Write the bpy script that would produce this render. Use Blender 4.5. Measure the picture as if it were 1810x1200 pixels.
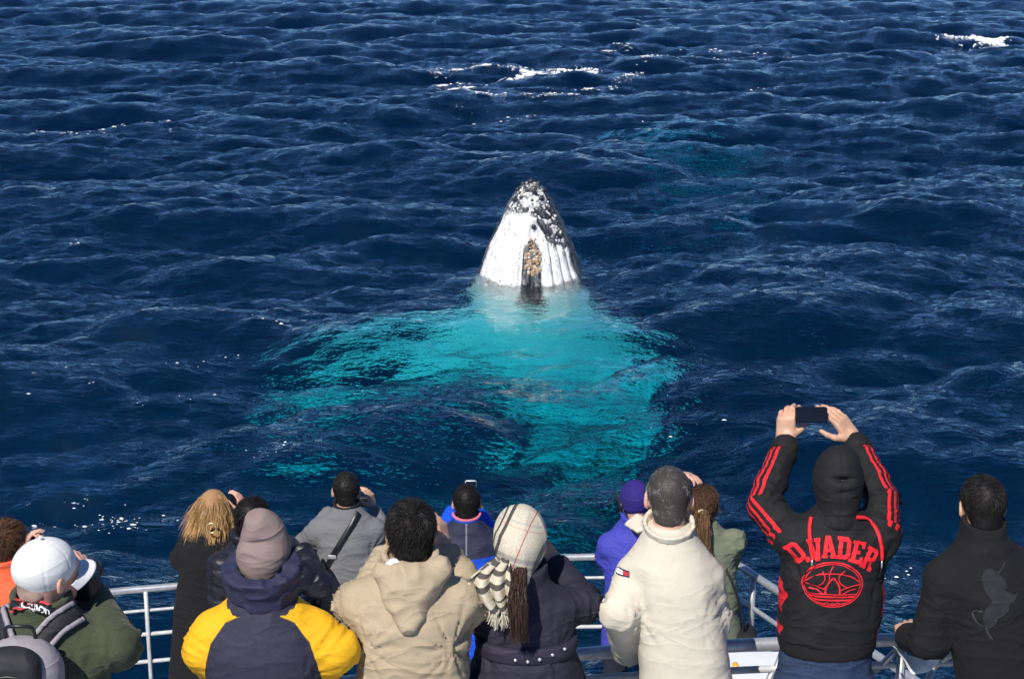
import bpy, bmesh, math, random
import numpy as np
from mathutils import Vector, Matrix
from mathutils.bvhtree import BVHTree
from mathutils import geometry as mgeo

for _o in list(bpy.data.objects):
    bpy.data.objects.remove(_o, do_unlink=True)
SC = bpy.context.scene
COL = SC.collection

# ------------------------------------------------------------------ camera
CAM_H = 8.2
F_PX = 3000.0          # focal length in photo pixels (a 60 mm view)
PITCH = math.atan2(600 + 250, F_PX)
CP, SP = math.cos(PITCH), math.sin(PITCH)
cam_d = bpy.data.cameras.new('camera')
cam_d.sensor_width = 36.0
cam_d.lens = 36.0 * F_PX / 1810.0
cam_d.clip_start = 0.1
cam_d.clip_end = 20000
cam = bpy.data.objects.new('camera', cam_d)
COL.objects.link(cam)
cam.location = (0, 0, CAM_H)
cam.rotation_euler = (math.pi / 2 - PITCH, 0, 0)
SC.camera = cam

# ------------------------------------------------------------------ sky and sun
SUN_EL = math.radians(47)
SUN_AZ = math.radians(205)        # clockwise from +Y (straight ahead): behind the camera, a little to the left
w = bpy.data.worlds.new('World')
SC.world = w
w.use_nodes = True
nt = w.node_tree
nt.nodes.clear()
sky = nt.nodes.new('ShaderNodeTexSky')
sky.sky_type = 'NISHITA'
sky.sun_disc = False
sky.sun_elevation = SUN_EL
sky.sun_rotation = SUN_AZ
sky.air_density = 1.0
sky.dust_density = 0.0
sky.ozone_density = 10.0
sky.altitude = 3000.0
bg = nt.nodes.new('ShaderNodeBackground')
bg.inputs['Strength'].default_value = 0.112
wo = nt.nodes.new('ShaderNodeOutputWorld')
nt.links.new(sky.outputs[0], bg.inputs[0])
nt.links.new(bg.outputs[0], wo.inputs[0])
sun_d = bpy.data.lights.new('sun', 'SUN')
sun_d.energy = 5.0
sun_d.angle = math.radians(0.53)
sun_d.color = (1.0, 0.955, 0.89)
sun = bpy.data.objects.new('sun', sun_d)
COL.objects.link(sun)
SUN_DIR = Vector((math.sin(SUN_AZ) * math.cos(SUN_EL), math.cos(SUN_AZ) * math.cos(SUN_EL), math.sin(SUN_EL)))
sun.rotation_euler = SUN_DIR.to_track_quat('Z', 'Y').to_euler()
sun.location = SUN_DIR * 40

SC.view_settings.view_transform = 'Standard'
SC.view_settings.look = 'None'
SC.view_settings.exposure = 0.1
SC.view_settings.gamma = 1.0
SC.view_settings.use_curve_mapping = False
SC.render.engine = 'CYCLES'
SC.cycles.use_denoising = True
SC.cycles.blur_glossy = 2.0
SC.cycles.caustics_refractive = True
SC.cycles.caustics_reflective = False
SC.cycles.max_bounces = 6
SC.cycles.diffuse_bounces = 2
SC.cycles.glossy_bounces = 3
SC.cycles.transmission_bounces = 5
SC.cycles.use_adaptive_sampling = True
SC.cycles.adaptive_threshold = 0.03
SC.cycles.adaptive_min_samples = 16
SC.cycles.sample_clamp_indirect = 6.0


def P0(px, py, zc):
    """world point seen at photo pixel (px, py) at depth zc in metres along the lens axis"""
    u = (px - 905) / F_PX
    v = (600 - py) / F_PX
    return Vector((u * zc, zc * (CP + v * SP), CAM_H - zc * (SP - v * CP)))


def P(px, py, zs):
    return P0(px, py, zs * F_PX / 2000.0)


def PZ(px, py, z):
    """world point seen at (px, py) on the level z"""
    v = (600 - py) / F_PX
    return P0(px, py, (CAM_H - z) / (SP - v * CP))


# ------------------------------------------------------------------ helpers: materials
def new_mat(name):
    m = bpy.data.materials.new(name)
    m.use_nodes = True
    t = m.node_tree
    t.nodes.clear()
    out = t.nodes.new('ShaderNodeOutputMaterial')
    return m, t, out


class NB:
    """small node builder"""
    def __init__(s, tree):
        s.t = tree

    def n(s, kind, **kw):
        nd = s.t.nodes.new('ShaderNode' + kind)
        for k, v in kw.items():
            if k == 'ins':
                for kk, vv in v.items():
                    if isinstance(vv, bpy.types.NodeSocket):
                        s.t.links.new(vv, nd.inputs[kk])
                    else:
                        nd.inputs[kk].default_value = vv
            else:
                setattr(nd, k, v)
        return nd

    def attr(s, name, out='Fac'):
        return s.n('Attribute', attribute_name=name).outputs[out]

    def math(s, op, a, b=0.0, c=0.0):
        nd = s.n('Math', operation=op)
        for i, v in enumerate((a, b, c)):
            if isinstance(v, bpy.types.NodeSocket):
                s.t.links.new(v, nd.inputs[i])
            else:
                nd.inputs[i].default_value = v
        return nd.outputs[0]

    def mix(s, f, a, b):
        nd = s.n('Mix', data_type='RGBA')
        for i, v in ((0, f), (6, a), (7, b)):
            if isinstance(v, bpy.types.NodeSocket):
                s.t.links.new(v, nd.inputs[i])
            else:
                nd.inputs[i].default_value = v if i == 0 else (*v, 1.0)[:4]
        return nd.outputs[2]

    def ss(s, x, lo, hi):
        """smoothstep"""
        nd = s.n('MapRange', interpolation_type='SMOOTHSTEP')
        for i, v in ((0, x), (1, lo), (2, hi), (3, 0.0), (4, 1.0)):
            if isinstance(v, bpy.types.NodeSocket):
                s.t.links.new(v, nd.inputs[i])
            else:
                nd.inputs[i].default_value = v
        return nd.outputs[0]

    def noise(s, vec, scale, detail=3.0, rough=0.55, out=0):
        return s.n('TexNoise', ins={'Vector': vec, 'Scale': scale, 'Detail': detail, 'Roughness': rough}).outputs[out]


def link_obj(name, data, parent=None, mat=None):
    o = bpy.data.objects.new(name, data)
    COL.objects.link(o)
    if parent is not None:
        o.parent = parent
    if mat is not None and data is not None:
        data.materials.append(mat)
    return o


def tag(o, label=None, cat=None, group=None, kind=None):
    if label: o['label'] = label
    if cat: o['category'] = cat
    if group: o['group'] = group
    if kind: o['kind'] = kind
    return o


def empty(name, loc=(0, 0, 0), rz=0.0):
    o = bpy.data.objects.new(name, None)
    COL.objects.link(o)
    o.location = loc
    o.rotation_euler = (0, 0, rz)
    o.empty_display_size = 0.1
    return o


def np_mesh(name, verts, faces, attrs=None, smooth=True):
    """verts (n,3), faces (m,3|4) int arrays; attrs {name: (n,) floats}"""
    verts = np.asarray(verts, np.float32)
    faces = np.asarray(faces, np.int32)
    me = bpy.data.meshes.new(name)
    me.vertices.add(len(verts))
    me.vertices.foreach_set('co', verts.ravel())
    k = faces.shape[1]
    me.loops.add(faces.size)
    me.loops.foreach_set('vertex_index', faces.ravel())
    me.polygons.add(len(faces))
    me.polygons.foreach_set('loop_start', np.arange(len(faces), dtype=np.int32) * k)
    me.polygons.foreach_set('loop_total', np.full(len(faces), k, np.int32))
    me.polygons.foreach_set('use_smooth', np.full(len(faces), smooth, bool))
    for an, av in (attrs or {}).items():
        a = me.attributes.new(an, 'FLOAT', 'POINT')
        a.data.foreach_set('value', np.asarray(av, np.float32).ravel())
    me.update(calc_edges=True)
    return me


def grid_faces(nr, nc, wrap=False):
    """quads of an nr x nc vertex grid (row major); wrap closes the columns"""
    r = np.arange(nr - 1)[:, None]
    c = np.arange(nc if wrap else nc - 1)[None, :]
    c2 = (c + 1) % nc
    a = r * nc + c; b = r * nc + c2; d = (r + 1) * nc + c; e = (r + 1) * nc + c2
    return np.stack([a, b, e, d], -1).reshape(-1, 4)


# ------------------------------------------------------------------ helpers: value noise
def _hash3(ix, iy, iz, seed):
    h = (ix * 374761393 + iy * 668265263 + iz * 2147483647 + seed * 974711) & 0xFFFFFFFF
    h = ((h ^ (h >> 13)) * 1274126177) & 0xFFFFFFFF
    h = h ^ (h >> 16)
    return (h & 0xFFFF) / 32767.5 - 1.0


def vnoise(p, seed=0):
    p = np.asarray(p, np.float64)
    i = np.floor(p).astype(np.int64)
    f = p - i
    f = f * f * f * (f * (f * 6 - 15) + 10)
    r = 0
    for dx in (0, 1):
        wx = f[..., 0] if dx else 1 - f[..., 0]
        for dy in (0, 1):
            wy = f[..., 1] if dy else 1 - f[..., 1]
            for dz in (0, 1):
                wz = f[..., 2] if dz else 1 - f[..., 2]
                r = r + wx * wy * wz * _hash3(i[..., 0] + dx, i[..., 1] + dy, i[..., 2] + dz, seed)
    return r


def fbm(p, seed=0, oct=3, gain=0.5):
    r, a, s = 0, 1.0, 1.0
    for k in range(oct):
        r = r + a * vnoise(np.asarray(p) * s, seed + k * 17)
        a *= gain; s *= 2.03
    return r


def simple_mat(name, col, rough=0.6, spec=0.5, noise=0.0, scale=40.0, bump=0.0, metal=0.0, sheen=0.0):
    m, t, out = new_mat(name)
    n = NB(t)
    tc = n.n('TexCoord').outputs['Object']
    b = n.n('BsdfPrincipled', ins={'Roughness': rough, 'Metallic': metal})
    b.inputs['Specular IOR Level'].default_value = spec
    if sheen:
        b.inputs['Sheen Weight'].default_value = sheen
    if noise:
        f = n.noise(tc, scale, 3.0, 0.6)
        c = n.mix(n.ss(f, 0.3, 0.7), tuple(x * (1 - noise) for x in col), tuple(min(1, x * (1 + noise)) for x in col))
        t.links.new(c, b.inputs['Base Color'])
    else:
        b.inputs['Base Color'].default_value = (*col, 1)
    if bump:
        bp = n.n('Bump', ins={'Height': n.noise(tc, scale * 1.3, 3.0, 0.6), 'Distance': bump, 'Strength': 0.6})
        t.links.new(bp.outputs[0], b.inputs['Normal'])
    t.links.new(b.outputs[0], out.inputs[0])
    return m




def catmull(pts, m=8):
    pts = [Vector(q) for q in pts]
    out = []
    for i in range(len(pts) - 1):
        p0 = pts[max(0, i - 1)]; p1 = pts[i]; p2 = pts[i + 1]; p3 = pts[min(len(pts) - 1, i + 2)]
        for k in range(m):
            t = k / m
            out.append(.5 * ((2 * p1) + (p2 - p0) * t + (2 * p0 - 5 * p1 + 4 * p2 - p3) * t * t + (3 * p1 - p0 - 3 * p2 + p3) * t ** 3))
    out.append(pts[-1])
    return out
# ================================================================== the sea
def ocean_fields(L, N, seed, wind_dir, peak_wl, spread, rms, chop, min_wl=0.0, max_wl=1e9, slope=4.0):
    """FFT height + horizontal displacement fields on a periodic L x L tile"""
    rng = np.random.default_rng(seed)
    k1 = np.fft.fftfreq(N, d=L / N) * 2 * np.pi
    kx, ky = np.meshgrid(k1, k1, indexing='xy')
    k = np.hypot(kx, ky)
    k[0, 0] = 1
    kp = 2 * np.pi / peak_wl
    S = k ** (-slope) * np.exp(-1.1 * (kp / k) ** 2)
    th = np.arctan2(ky, kx) - wind_dir
    sp = spread * np.clip((kp / k) ** 0.3, 0.45, 1.6)
    D = np.abs(np.cos(th / 2)) ** (2 * sp)
    A = np.sqrt(S * D)
    A[0, 0] = 0
    wl = 2 * np.pi / k
    A *= (wl > min_wl) * (wl < max_wl)
    h = A * (rng.normal(size=(N, N)) + 1j * rng.normal(size=(N, N)))
    H = np.fft.ifft2(h)
    sc = rms / np.sqrt(np.mean(H.real ** 2))
    dx = np.fft.ifft2(1j * kx / k * h).real * sc * chop
    dy = np.fft.ifft2(1j * ky / k * h).real * sc * chop
    return H.real.astype(np.float32) * sc, dx.astype(np.float32), dy.astype(np.float32)


def tile_sample(fields, L, x, y):
    N = fields[0].shape[0]
    u = (x / L * N) % N
    v = (y / L * N) % N
    i0 = np.floor(u).astype(int); j0 = np.floor(v).astype(int)
    fu = (u - i0); fv = (v - j0)
    i0 %= N; j0 %= N
    i1 = (i0 + 1) % N; j1 = (j0 + 1) % N
    return [f[j0, i0] * (1 - fu) * (1 - fv) + f[j0, i1] * fu * (1 - fv) + f[j1, i0] * (1 - fu) * fv + f[j1, i1] * fu * fv
            for f in fields]


def spaced(stops):
    """coordinates from [(start, step), ..., (end, None)], step blending linearly"""
    out = [stops[0][0]]
    for (a, sa), (b, sb) in zip(stops[:-1], stops[1:]):
        sb = sa if sb is None else sb
        while out[-1] < b - 1e-6:
            t = (out[-1] - a) / (b - a)
            out.append(min(b, out[-1] + sa * (1 - t) + sb * t))
    return np.array(out)


def build_sea():
    L1, L2 = 104.0, 31.0
    wd = math.radians(-78)
    big = ocean_fields(L1, 1024, 11, wd, 11.0, 8.5, 0.17, 0.8, min_wl=0.9, slope=3.9)
    small = ocean_fields(L2, 1024, 5, wd + 0.2, 1.3, 7.0, 0.024, 0.7, max_wl=2.2, slope=3.7)
    xs = spaced([(-4000, 500), (-300, 30), (-60, 1.2), (-33, 0.115), (33, 0.115), (60, 1.2), (300, 30), (4000, 500), (4200, None)])
    ys = spaced([(-4000, 500), (-300, 30), (-20, 1.5), (15, 0.08), (42, 0.10), (70, 0.19), (106, 0.42), (170, 2.0), (400, 20), (5000, 600), (5200, None)])
    X, Y = np.meshgrid(xs, ys, indexing='xy')
    gx = np.gradient(xs)[None, :] + 0 * X
    gy = np.gradient(ys)[:, None] + 0 * X
    cell = np.maximum(gx, gy)
    # slide the wave pattern until the whale surfaces on a gentle rise
    wx, wy = WHALE_AT
    ox, oy = 13.0, 41.0
    bestv = 9
    for k in range(400):
        a_, b_ = (k % 20) * 5.2, (k // 20) * 5.2
        pts = np.array([[wx + dx, wy + dy] for dx in (-1, 0, 1) for dy in (-2.5, -1.2, 0)])
        hh = tile_sample(big[:1], L1, pts[:, 0] + a_, pts[:, 1] + b_)[0]
        sc_ = abs(hh.mean() - .02) + hh.std()
        if sc_ < bestv: bestv, ox, oy = sc_, a_, b_
    b = tile_sample(big, L1, X + ox, Y + oy)
    s = tile_sample(small, L2, X, Y)
    fb = np.clip((5.0 - cell) / 4.0, 0, 1)
    fs = np.clip((0.7 - cell) / 0.6, 0, 1)
    Z = b[0] * fb + s[0] * fs
    # calmer water right round the whale, where its body has just parted the surface
    calm = 1 - 0.55 * np.exp(-((X - wx) ** 2 / 4.0 + (Y - wy + 1.5) ** 2 / 9.0))
    Z = Z * calm
    XX = X - b[1] * fb * calm - s[1] * fs
    YY = Y - b[2] * fb * calm - s[2] * fs
    V = np.stack([XX, YY, Z], -1).reshape(-1, 3)
    crest = (b[0] * fb).reshape(-1)
    me = np_mesh('sea', V, grid_faces(len(ys), len(xs)), {'crest': crest})
    return me, (xs, ys, V.reshape(len(ys), len(xs), 3), X, Y)


def sea_material():
    m, t, out = new_mat('sea_water')
    n = NB(t)
    geo = n.n('NewGeometry')
    pos = geo.outputs['Position']
    mp = n.n('Mapping', ins={'Vector': pos, 'Rotation': (0, 0, 0.2), 'Scale': (0.34, 1.0, 1.0)})
    r1 = n.noise(mp.outputs[0], 6.0, 3.0, 0.72)
    hgt = n.math('MULTIPLY', r1, 0.10)
    bump = n.n('Bump', ins={'Height': hgt, 'Distance': 1.0, 'Strength': 0.85})
    nrm = bump.outputs[0]
    glass = n.n('BsdfGlass', ins={'Color': (1, 1, 1, 1), 'Roughness': 0.02, 'IOR': 1.33, 'Normal': nrm})
    t.links.new(glass.outputs[0], out.inputs['Surface'])
    va = n.n('VolumeAbsorption', ins={'Color': (0.0, 0.935, 0.976, 1), 'Density': 0.36})
    t.links.new(va.outputs[0], out.inputs['Volume'])
    return m


WHALE_AT = (0.38, 33.7)
sea_me, SEA_F = build_sea()
sea = link_obj('sea', sea_me, mat=sea_material())
tag(sea, 'choppy deep blue ocean surface with small wind ripples', None, kind='structure')

# ------------------------------------------------------------------ foam lying on the water, and sun glints set as white flecks
def build_foam_glints():
    xs, ys, G, X, Y = SEA_F
    # px, py, width px, height px, slope, threshold, lump height
    spots = [(1018, 119, 84, 16, 0, .04, .09), (940, 130, 150, 16, -.2, .10, .04), (1737, 66, 116, 16, .03, -.16, .12),
             (838, 168, 60, 10, .15, .22, .03),
             (858, 497, 50, 10, .1, .36, .012), (1034, 512, 40, 8, .1, .36, .012)]
    flecks = [(150, 236, 330, 20, 34), (140, 240, 120, 10, 16), (100, 438, 120, 10, 9), (880, 203, 240, 14, 22), (1130, 228, 80, 10, 4), (400, 640, 160, 20, 8), (210, 700, 420, 90, 16), (505, 572, 110, 14, 8), (425, 832, 60, 10, 10),  # some of these white flecks imitate sun glints, the rest are foam
              (700, 690, 160, 50, 4), (1180, 760, 140, 70, 4), (300, 950, 160, 50, 16), (100, 908, 190, 40, 24), (215, 930, 230, 50, 30), (80, 890, 30, 8, 8), (175, 912, 50, 12, 12), (1595, 1030, 60, 30, 10), (1060, 165, 200, 24, 30), (1300, 100, 190, 18, 60), (1330, 160, 90, 12, 12), (1590, 1000, 90, 90, 8), (820, 150, 90, 50, 30)]
    # the ring of foam left where a whale went down
    loop = [(v.x, v.y) for v in catmull([Vector((x, y, 0)) for x, y in ((862, 128), (800, 132), (783, 146), (800, 162), (850, 172), (920, 180), (1000, 172), (1080, 156), (1135, 128), (1150, 106), (1120, 94), (1060, 96))], 10)]
    flecks += [(x, y, 16, 7, 9 if i < 44 else 5) for i, (x, y) in enumerate(loop)]
    flecks += [(900 + 12 * i, 134 - 1.5 * i, 22, 7, 9) for i in range(9)]
    AV, AF = [], []
    nv = 0
    K = 4
    for q, (px, py, wp, hp, slope, thr, lump) in enumerate(spots):
        c = PZ(px, py, 0.1)
        far = PZ(px, py - hp / 2, 0.1).y; near = PZ(px, py + hp / 2, 0.1).y
        zc = CAM_H / (SP - (600 - py) / F_PX * CP)
        rx = wp / 2 * zc / F_PX
        i0, i1 = np.searchsorted(xs, [c.x - rx * 1.1 - 1, c.x + rx * 1.1 + 1])
        j0, j1 = np.searchsorted(ys, [near - 1.2, far + 1.2])
        sub = G[j0:j1, i0:i1]
        nr, nc = sub.shape[:2]
        if nr < 2 or nc < 2: continue
        # refine K times
        jj = np.linspace(0, nr - 1, (nr - 1) * K + 1); ii = np.linspace(0, nc - 1, (nc - 1) * K + 1)
        ja = np.minimum(jj.astype(int), nr - 2); ia = np.minimum(ii.astype(int), nc - 2)
        fj = (jj - ja)[:, None, None]; fi = (ii - ia)[None, :, None]
        R = (sub[ja][:, ia] * (1 - fj) * (1 - fi) + sub[ja + 1][:, ia] * fj * (1 - fi) + sub[ja][:, ia + 1] * (1 - fj) * fi + sub[ja + 1][:, ia + 1] * fj * fi)
        x, y = R[..., 0], R[..., 1]
        # photo-independent patch axes: across the view and away from the boat
        a = (x - c.x) / rx
        mid = (far + near) / 2
        b = (y - mid - (-slope) * (x - c.x)) / ((far - near) / 2)
        d = np.sqrt(a * a + b * b)
        big_ = fbm(np.stack([x * 1.2, y * 1.0, 0 * x], -1), q, 2)
        lace = 1 - np.abs(fbm(np.stack([x * 4.0, y * 3.0, 0 * x], -1), q + 50, 4, .6)) * 2.2
        fine = fbm(np.stack([x * 13, y * 10, 0 * x], -1), q + 80, 2)
        nz = 0.45 * big_ + 0.45 * (lace - .35) + 0.30 * fine
        val = nz - thr - 0.9 * np.clip(d - 0.45, 0, 9)
        h = np.clip(val, 0, .6)
        pts = R.copy()
        pts[..., 2] += 0.006 + lump * np.sqrt(h) * (0.8 + 0.6 * fbm(pts * 7, q + 3, 2)) - 0.05 * (val < 0)
        keep = (val[:-1, :-1] > 0) | (val[1:, 1:] > 0) | (val[1:, :-1] > 0) | (val[:-1, 1:] > 0)
        f = grid_faces(*R.shape[:2])[keep.ravel()]
        if not len(f): continue
        used, inv = np.unique(f, return_inverse=True)
        AV.append(pts.reshape(-1, 3)[used]); AF.append(inv.reshape(-1, 4) + nv); nv += len(used)
    rng = np.random.default_rng(2)
    for (px, py, wp, hp, cnt) in flecks:
        for _ in range(cnt):
            qx, qy = px + wp * .5 * np.clip(rng.normal() * .5, -1, 1), py + hp * .5 * np.clip(rng.normal() * .5, -1, 1)
            c = PZ(qx, qy, 0.0)
            i, j = np.searchsorted(xs, c.x), np.searchsorted(ys, c.y)
            # settle on the nearby crest
            blk = G[max(j - 6, 0):j + 7, i - 3:i + 4, 2]
            jm, im = np.unravel_index(blk.argmax(), blk.shape)
            base = G[max(j - 6, 0) + jm, i - 3 + im].astype(float)
            base = base + np.array([rng.normal() * .12, rng.normal() * .12, 0])
            r = (.005 + .016 * rng.random() ** 3) * (.5 + c.y / 40)
            k = 7
            ang = np.arange(k) / k * 2 * np.pi
            rad = r * rng.uniform(.5, 1.2, k)
            el = rng.uniform(1.2, 2.6)
            rim = base + np.stack([np.cos(ang) * rad * el, np.sin(ang) * rad, -.004 + 0 * ang], -1)
            top = base + np.array([0, 0, r * .55])
            V_ = np.vstack([rim, top[None]])
            AF.append(np.array([[nv + q, nv + (q + 1) % k, nv + k, nv + k] for q in range(k)]))
            AV.append(V_); nv += k + 1
    V_, F_ = np.vstack(AV), np.vstack(AF)
    quads, tris = F_[F_[:, 2] != F_[:, 3]], F_[F_[:, 2] == F_[:, 3]][:, :3]
    F_ = np.vstack([quads[:, [0, 1, 2]], quads[:, [0, 2, 3]], tris])
    me = np_mesh('foam', V_, F_)
    m, t, out = new_mat('foam_and_glint')
    n = NB(t)
    d = n.n('BsdfPrincipled', ins={'Base Color': (0.80, 0.83, 0.84, 1), 'Roughness': 0.6, 'Subsurface Weight': 0.0})
    t.links.new(d.outputs[0], out.inputs[0])
    o = link_obj('foam', me, mat=m)
    tag(o, 'white sea foam, broken whitecaps and sun glints set as white flecks on the waves', None, kind='stuff')


build_foam_glints()

# added blue sheet under the water, standing in for light scattered back up
bm_, bt_, bo_ = new_mat('water_tint_blue')
_n = NB(bt_)
_geo = _n.n('NewGeometry')
_c = _n.mix(_n.noise(_geo.outputs['Position'], 0.08, 3.0), (0.02, 0.054, 0.086), (0.03, 0.062, 0.096))
_d = _n.n('BsdfDiffuse', ins={'Color': _c})
bt_.links.new(_d.outputs[0], bo_.inputs[0])
_s = 5000.0
tint_sheet = link_obj('water_tint_sheet', np_mesh('water_tint_sheet', [(-_s, -_s, -14), (_s, -_s, -14), (_s, _s, -14), (-_s, _s, -14)], [(0, 1, 2, 3)], smooth=False), mat=bm_)
tag(tint_sheet, 'added unseen blue sheet below the water that tints the light coming back up', None, kind='structure')
# ================================================================== the whale
def whale_profile(s):
    ks = np.array([0, .06, .2, .5, .9, 1.4, 2.0, 2.8, 3.8, 5.0, 6.5, 8.0, 9.5, 11.0, 12.2, 12.8])
    kw = np.array([.04, .18, .29, .44, .64, .86, 1.06, 1.28, 1.46, 1.62, 1.58, 1.30, .88, .48, .26, .12])
    return np.interp(s, ks, kw)


def whale_axis(s):
    """centre line: head straight up, the body bending a little toward the boat and to the right"""
    d = np.maximum(s - 2.0, 0)
    x = 0.02 * d ** 1.5 * 2.0
    y = -0.05 * d ** 1.4
    return x, y, 1.98 - s * 0.99


def whale_material():
    m, t, out = new_mat('whale_skin')
    n = NB(t)
    tc = n.n('TexCoord').outputs['Object']
    s, ven, lat = n.attr('along'), n.attr('ventral'), n.attr('lateral')
    big = n.noise(tc, 2.6, 4.0, 0.65)
    spk = n.noise(tc, 9.0, 3.0, 0.6)
    fine = n.noise(tc, 24.0, 2.0, 0.5)
    # white where the skin faces the belly side; the line wanders
    v = n.math('ADD', ven, n.math('MULTIPLY', n.math('SUBTRACT', big, 0.5), 0.55))
    v = n.math('SUBTRACT', v, n.math('MULTIPLY', n.ss(lat, 0.15, 0.95), 0.42))
    v = n.math('SUBTRACT', v, n.math('MULTIPLY', n.ss(s, 4.5, 7.2), 0.9))  # runs out into dark skin, also painting in the dimming with depth
    white = n.ss(v, -0.02, 0.14)
    # dark tip of the jaw, higher on the right, speckled
    tip = n.math('SUBTRACT', n.math('ADD', 0.66, n.math('MULTIPLY', n.ss(lat, 0.05, 0.6), 0.70)), s)
    tip = n.ss(n.math('ADD', tip, n.math('MULTIPLY', n.math('SUBTRACT', big, 0.5), 0.7)), 0.0, 0.12)
    band = n.math('MULTIPLY', n.ss(s, 0.30, 0.36), n.ss(n.math('SUBTRACT', 0.52, s), 0.0, 0.08))
    band = n.math('MULTIPLY', band, n.ss(n.math('SUBTRACT', 0.5, n.math('ABSOLUTE', lat)), 0.0, 0.2))
    spots = n.ss(spk, 0.55, 0.61)
    dark_tip = n.math('MULTIPLY', n.math('MULTIPLY', tip, n.math('SUBTRACT', 1.0, spots)), n.math('SUBTRACT', 1.0, n.math('MULTIPLY', band, 0.85)))
    # dark keel patch in the middle of the throat
    pw = n.math('SUBTRACT', 0.24, n.math('ABSOLUTE', n.math('ADD', lat, n.math('MULTIPLY', n.math('SUBTRACT', big, 0.5), 0.12))))
    pl = n.math('MULTIPLY', n.ss(s, 0.95, 1.5), n.ss(n.math('SUBTRACT', 3.2, s), 0.0, 0.5))
    patch = n.ss(n.math('ADD', n.math('MULTIPLY', pw, pl), n.math('MULTIPLY', n.math('SUBTRACT', fine, 0.5), 0.06)), 0.015, 0.05)
    flecks = n.math('MULTIPLY', n.ss(spk, 0.63, 0.68), 0.9)
    w = n.math('MULTIPLY', white, n.math('SUBTRACT', 1.0, dark_tip))
    w = n.math('MULTIPLY', w, n.math('SUBTRACT', 1.0, patch))
    w = n.math('MULTIPLY', w, n.math('SUBTRACT', 1.0, n.math('MULTIPLY', flecks, 0.75)))
    dots = n.math('MULTIPLY', n.ss(fine, 0.66, 0.72), 0.5)
    w = n.math('MAXIMUM', w, n.math('MULTIPLY', dots, n.ss(n.math('SUBTRACT', 2.0, s), 0.0, 0.5)))
    grey = n.ss(n.noise(tc, 5.0, 4.0, 0.7), 0.46, 0.70)
    streak = n.n('Mapping', ins={'Vector': tc, 'Scale': (16.0, 16.0, 1.6)}).outputs[0]
    grey = n.math('MAXIMUM', n.math('MULTIPLY', grey, 0.6), n.math('MULTIPLY', n.ss(n.noise(streak, 1.0, 3.0, .6), .52, .66), .7))
    wcol = n.mix(grey, (0.86, 0.85, 0.81), (0.40, 0.385, 0.385))
    pgrey = n.mix(n.ss(n.noise(streak, 1.0, 3.0, .6), .45, .6), (0.018, 0.02, 0.024), (0.11, 0.115, 0.125))
    wcol = n.mix(n.ss(s, 2.0, 2.8), wcol, (0.95, 0.95, 0.93))  # skin painted whiter below the waterline to brighten the underwater glow
    col = n.mix(w, pgrey, wcol)
    bp = n.n('Bump', ins={'Height': n.math('ADD', n.math('MULTIPLY', spk, 0.6), n.math('MULTIPLY', fine, 0.3)), 'Distance': 0.02, 'Strength': 0.5})
    b = n.n('BsdfPrincipled', ins={'Base Color': col, 'Roughness': 0.38, 'Normal': bp.outputs[0]})
    t.links.new(b.outputs[0], out.inputs[0])
    return m


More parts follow.
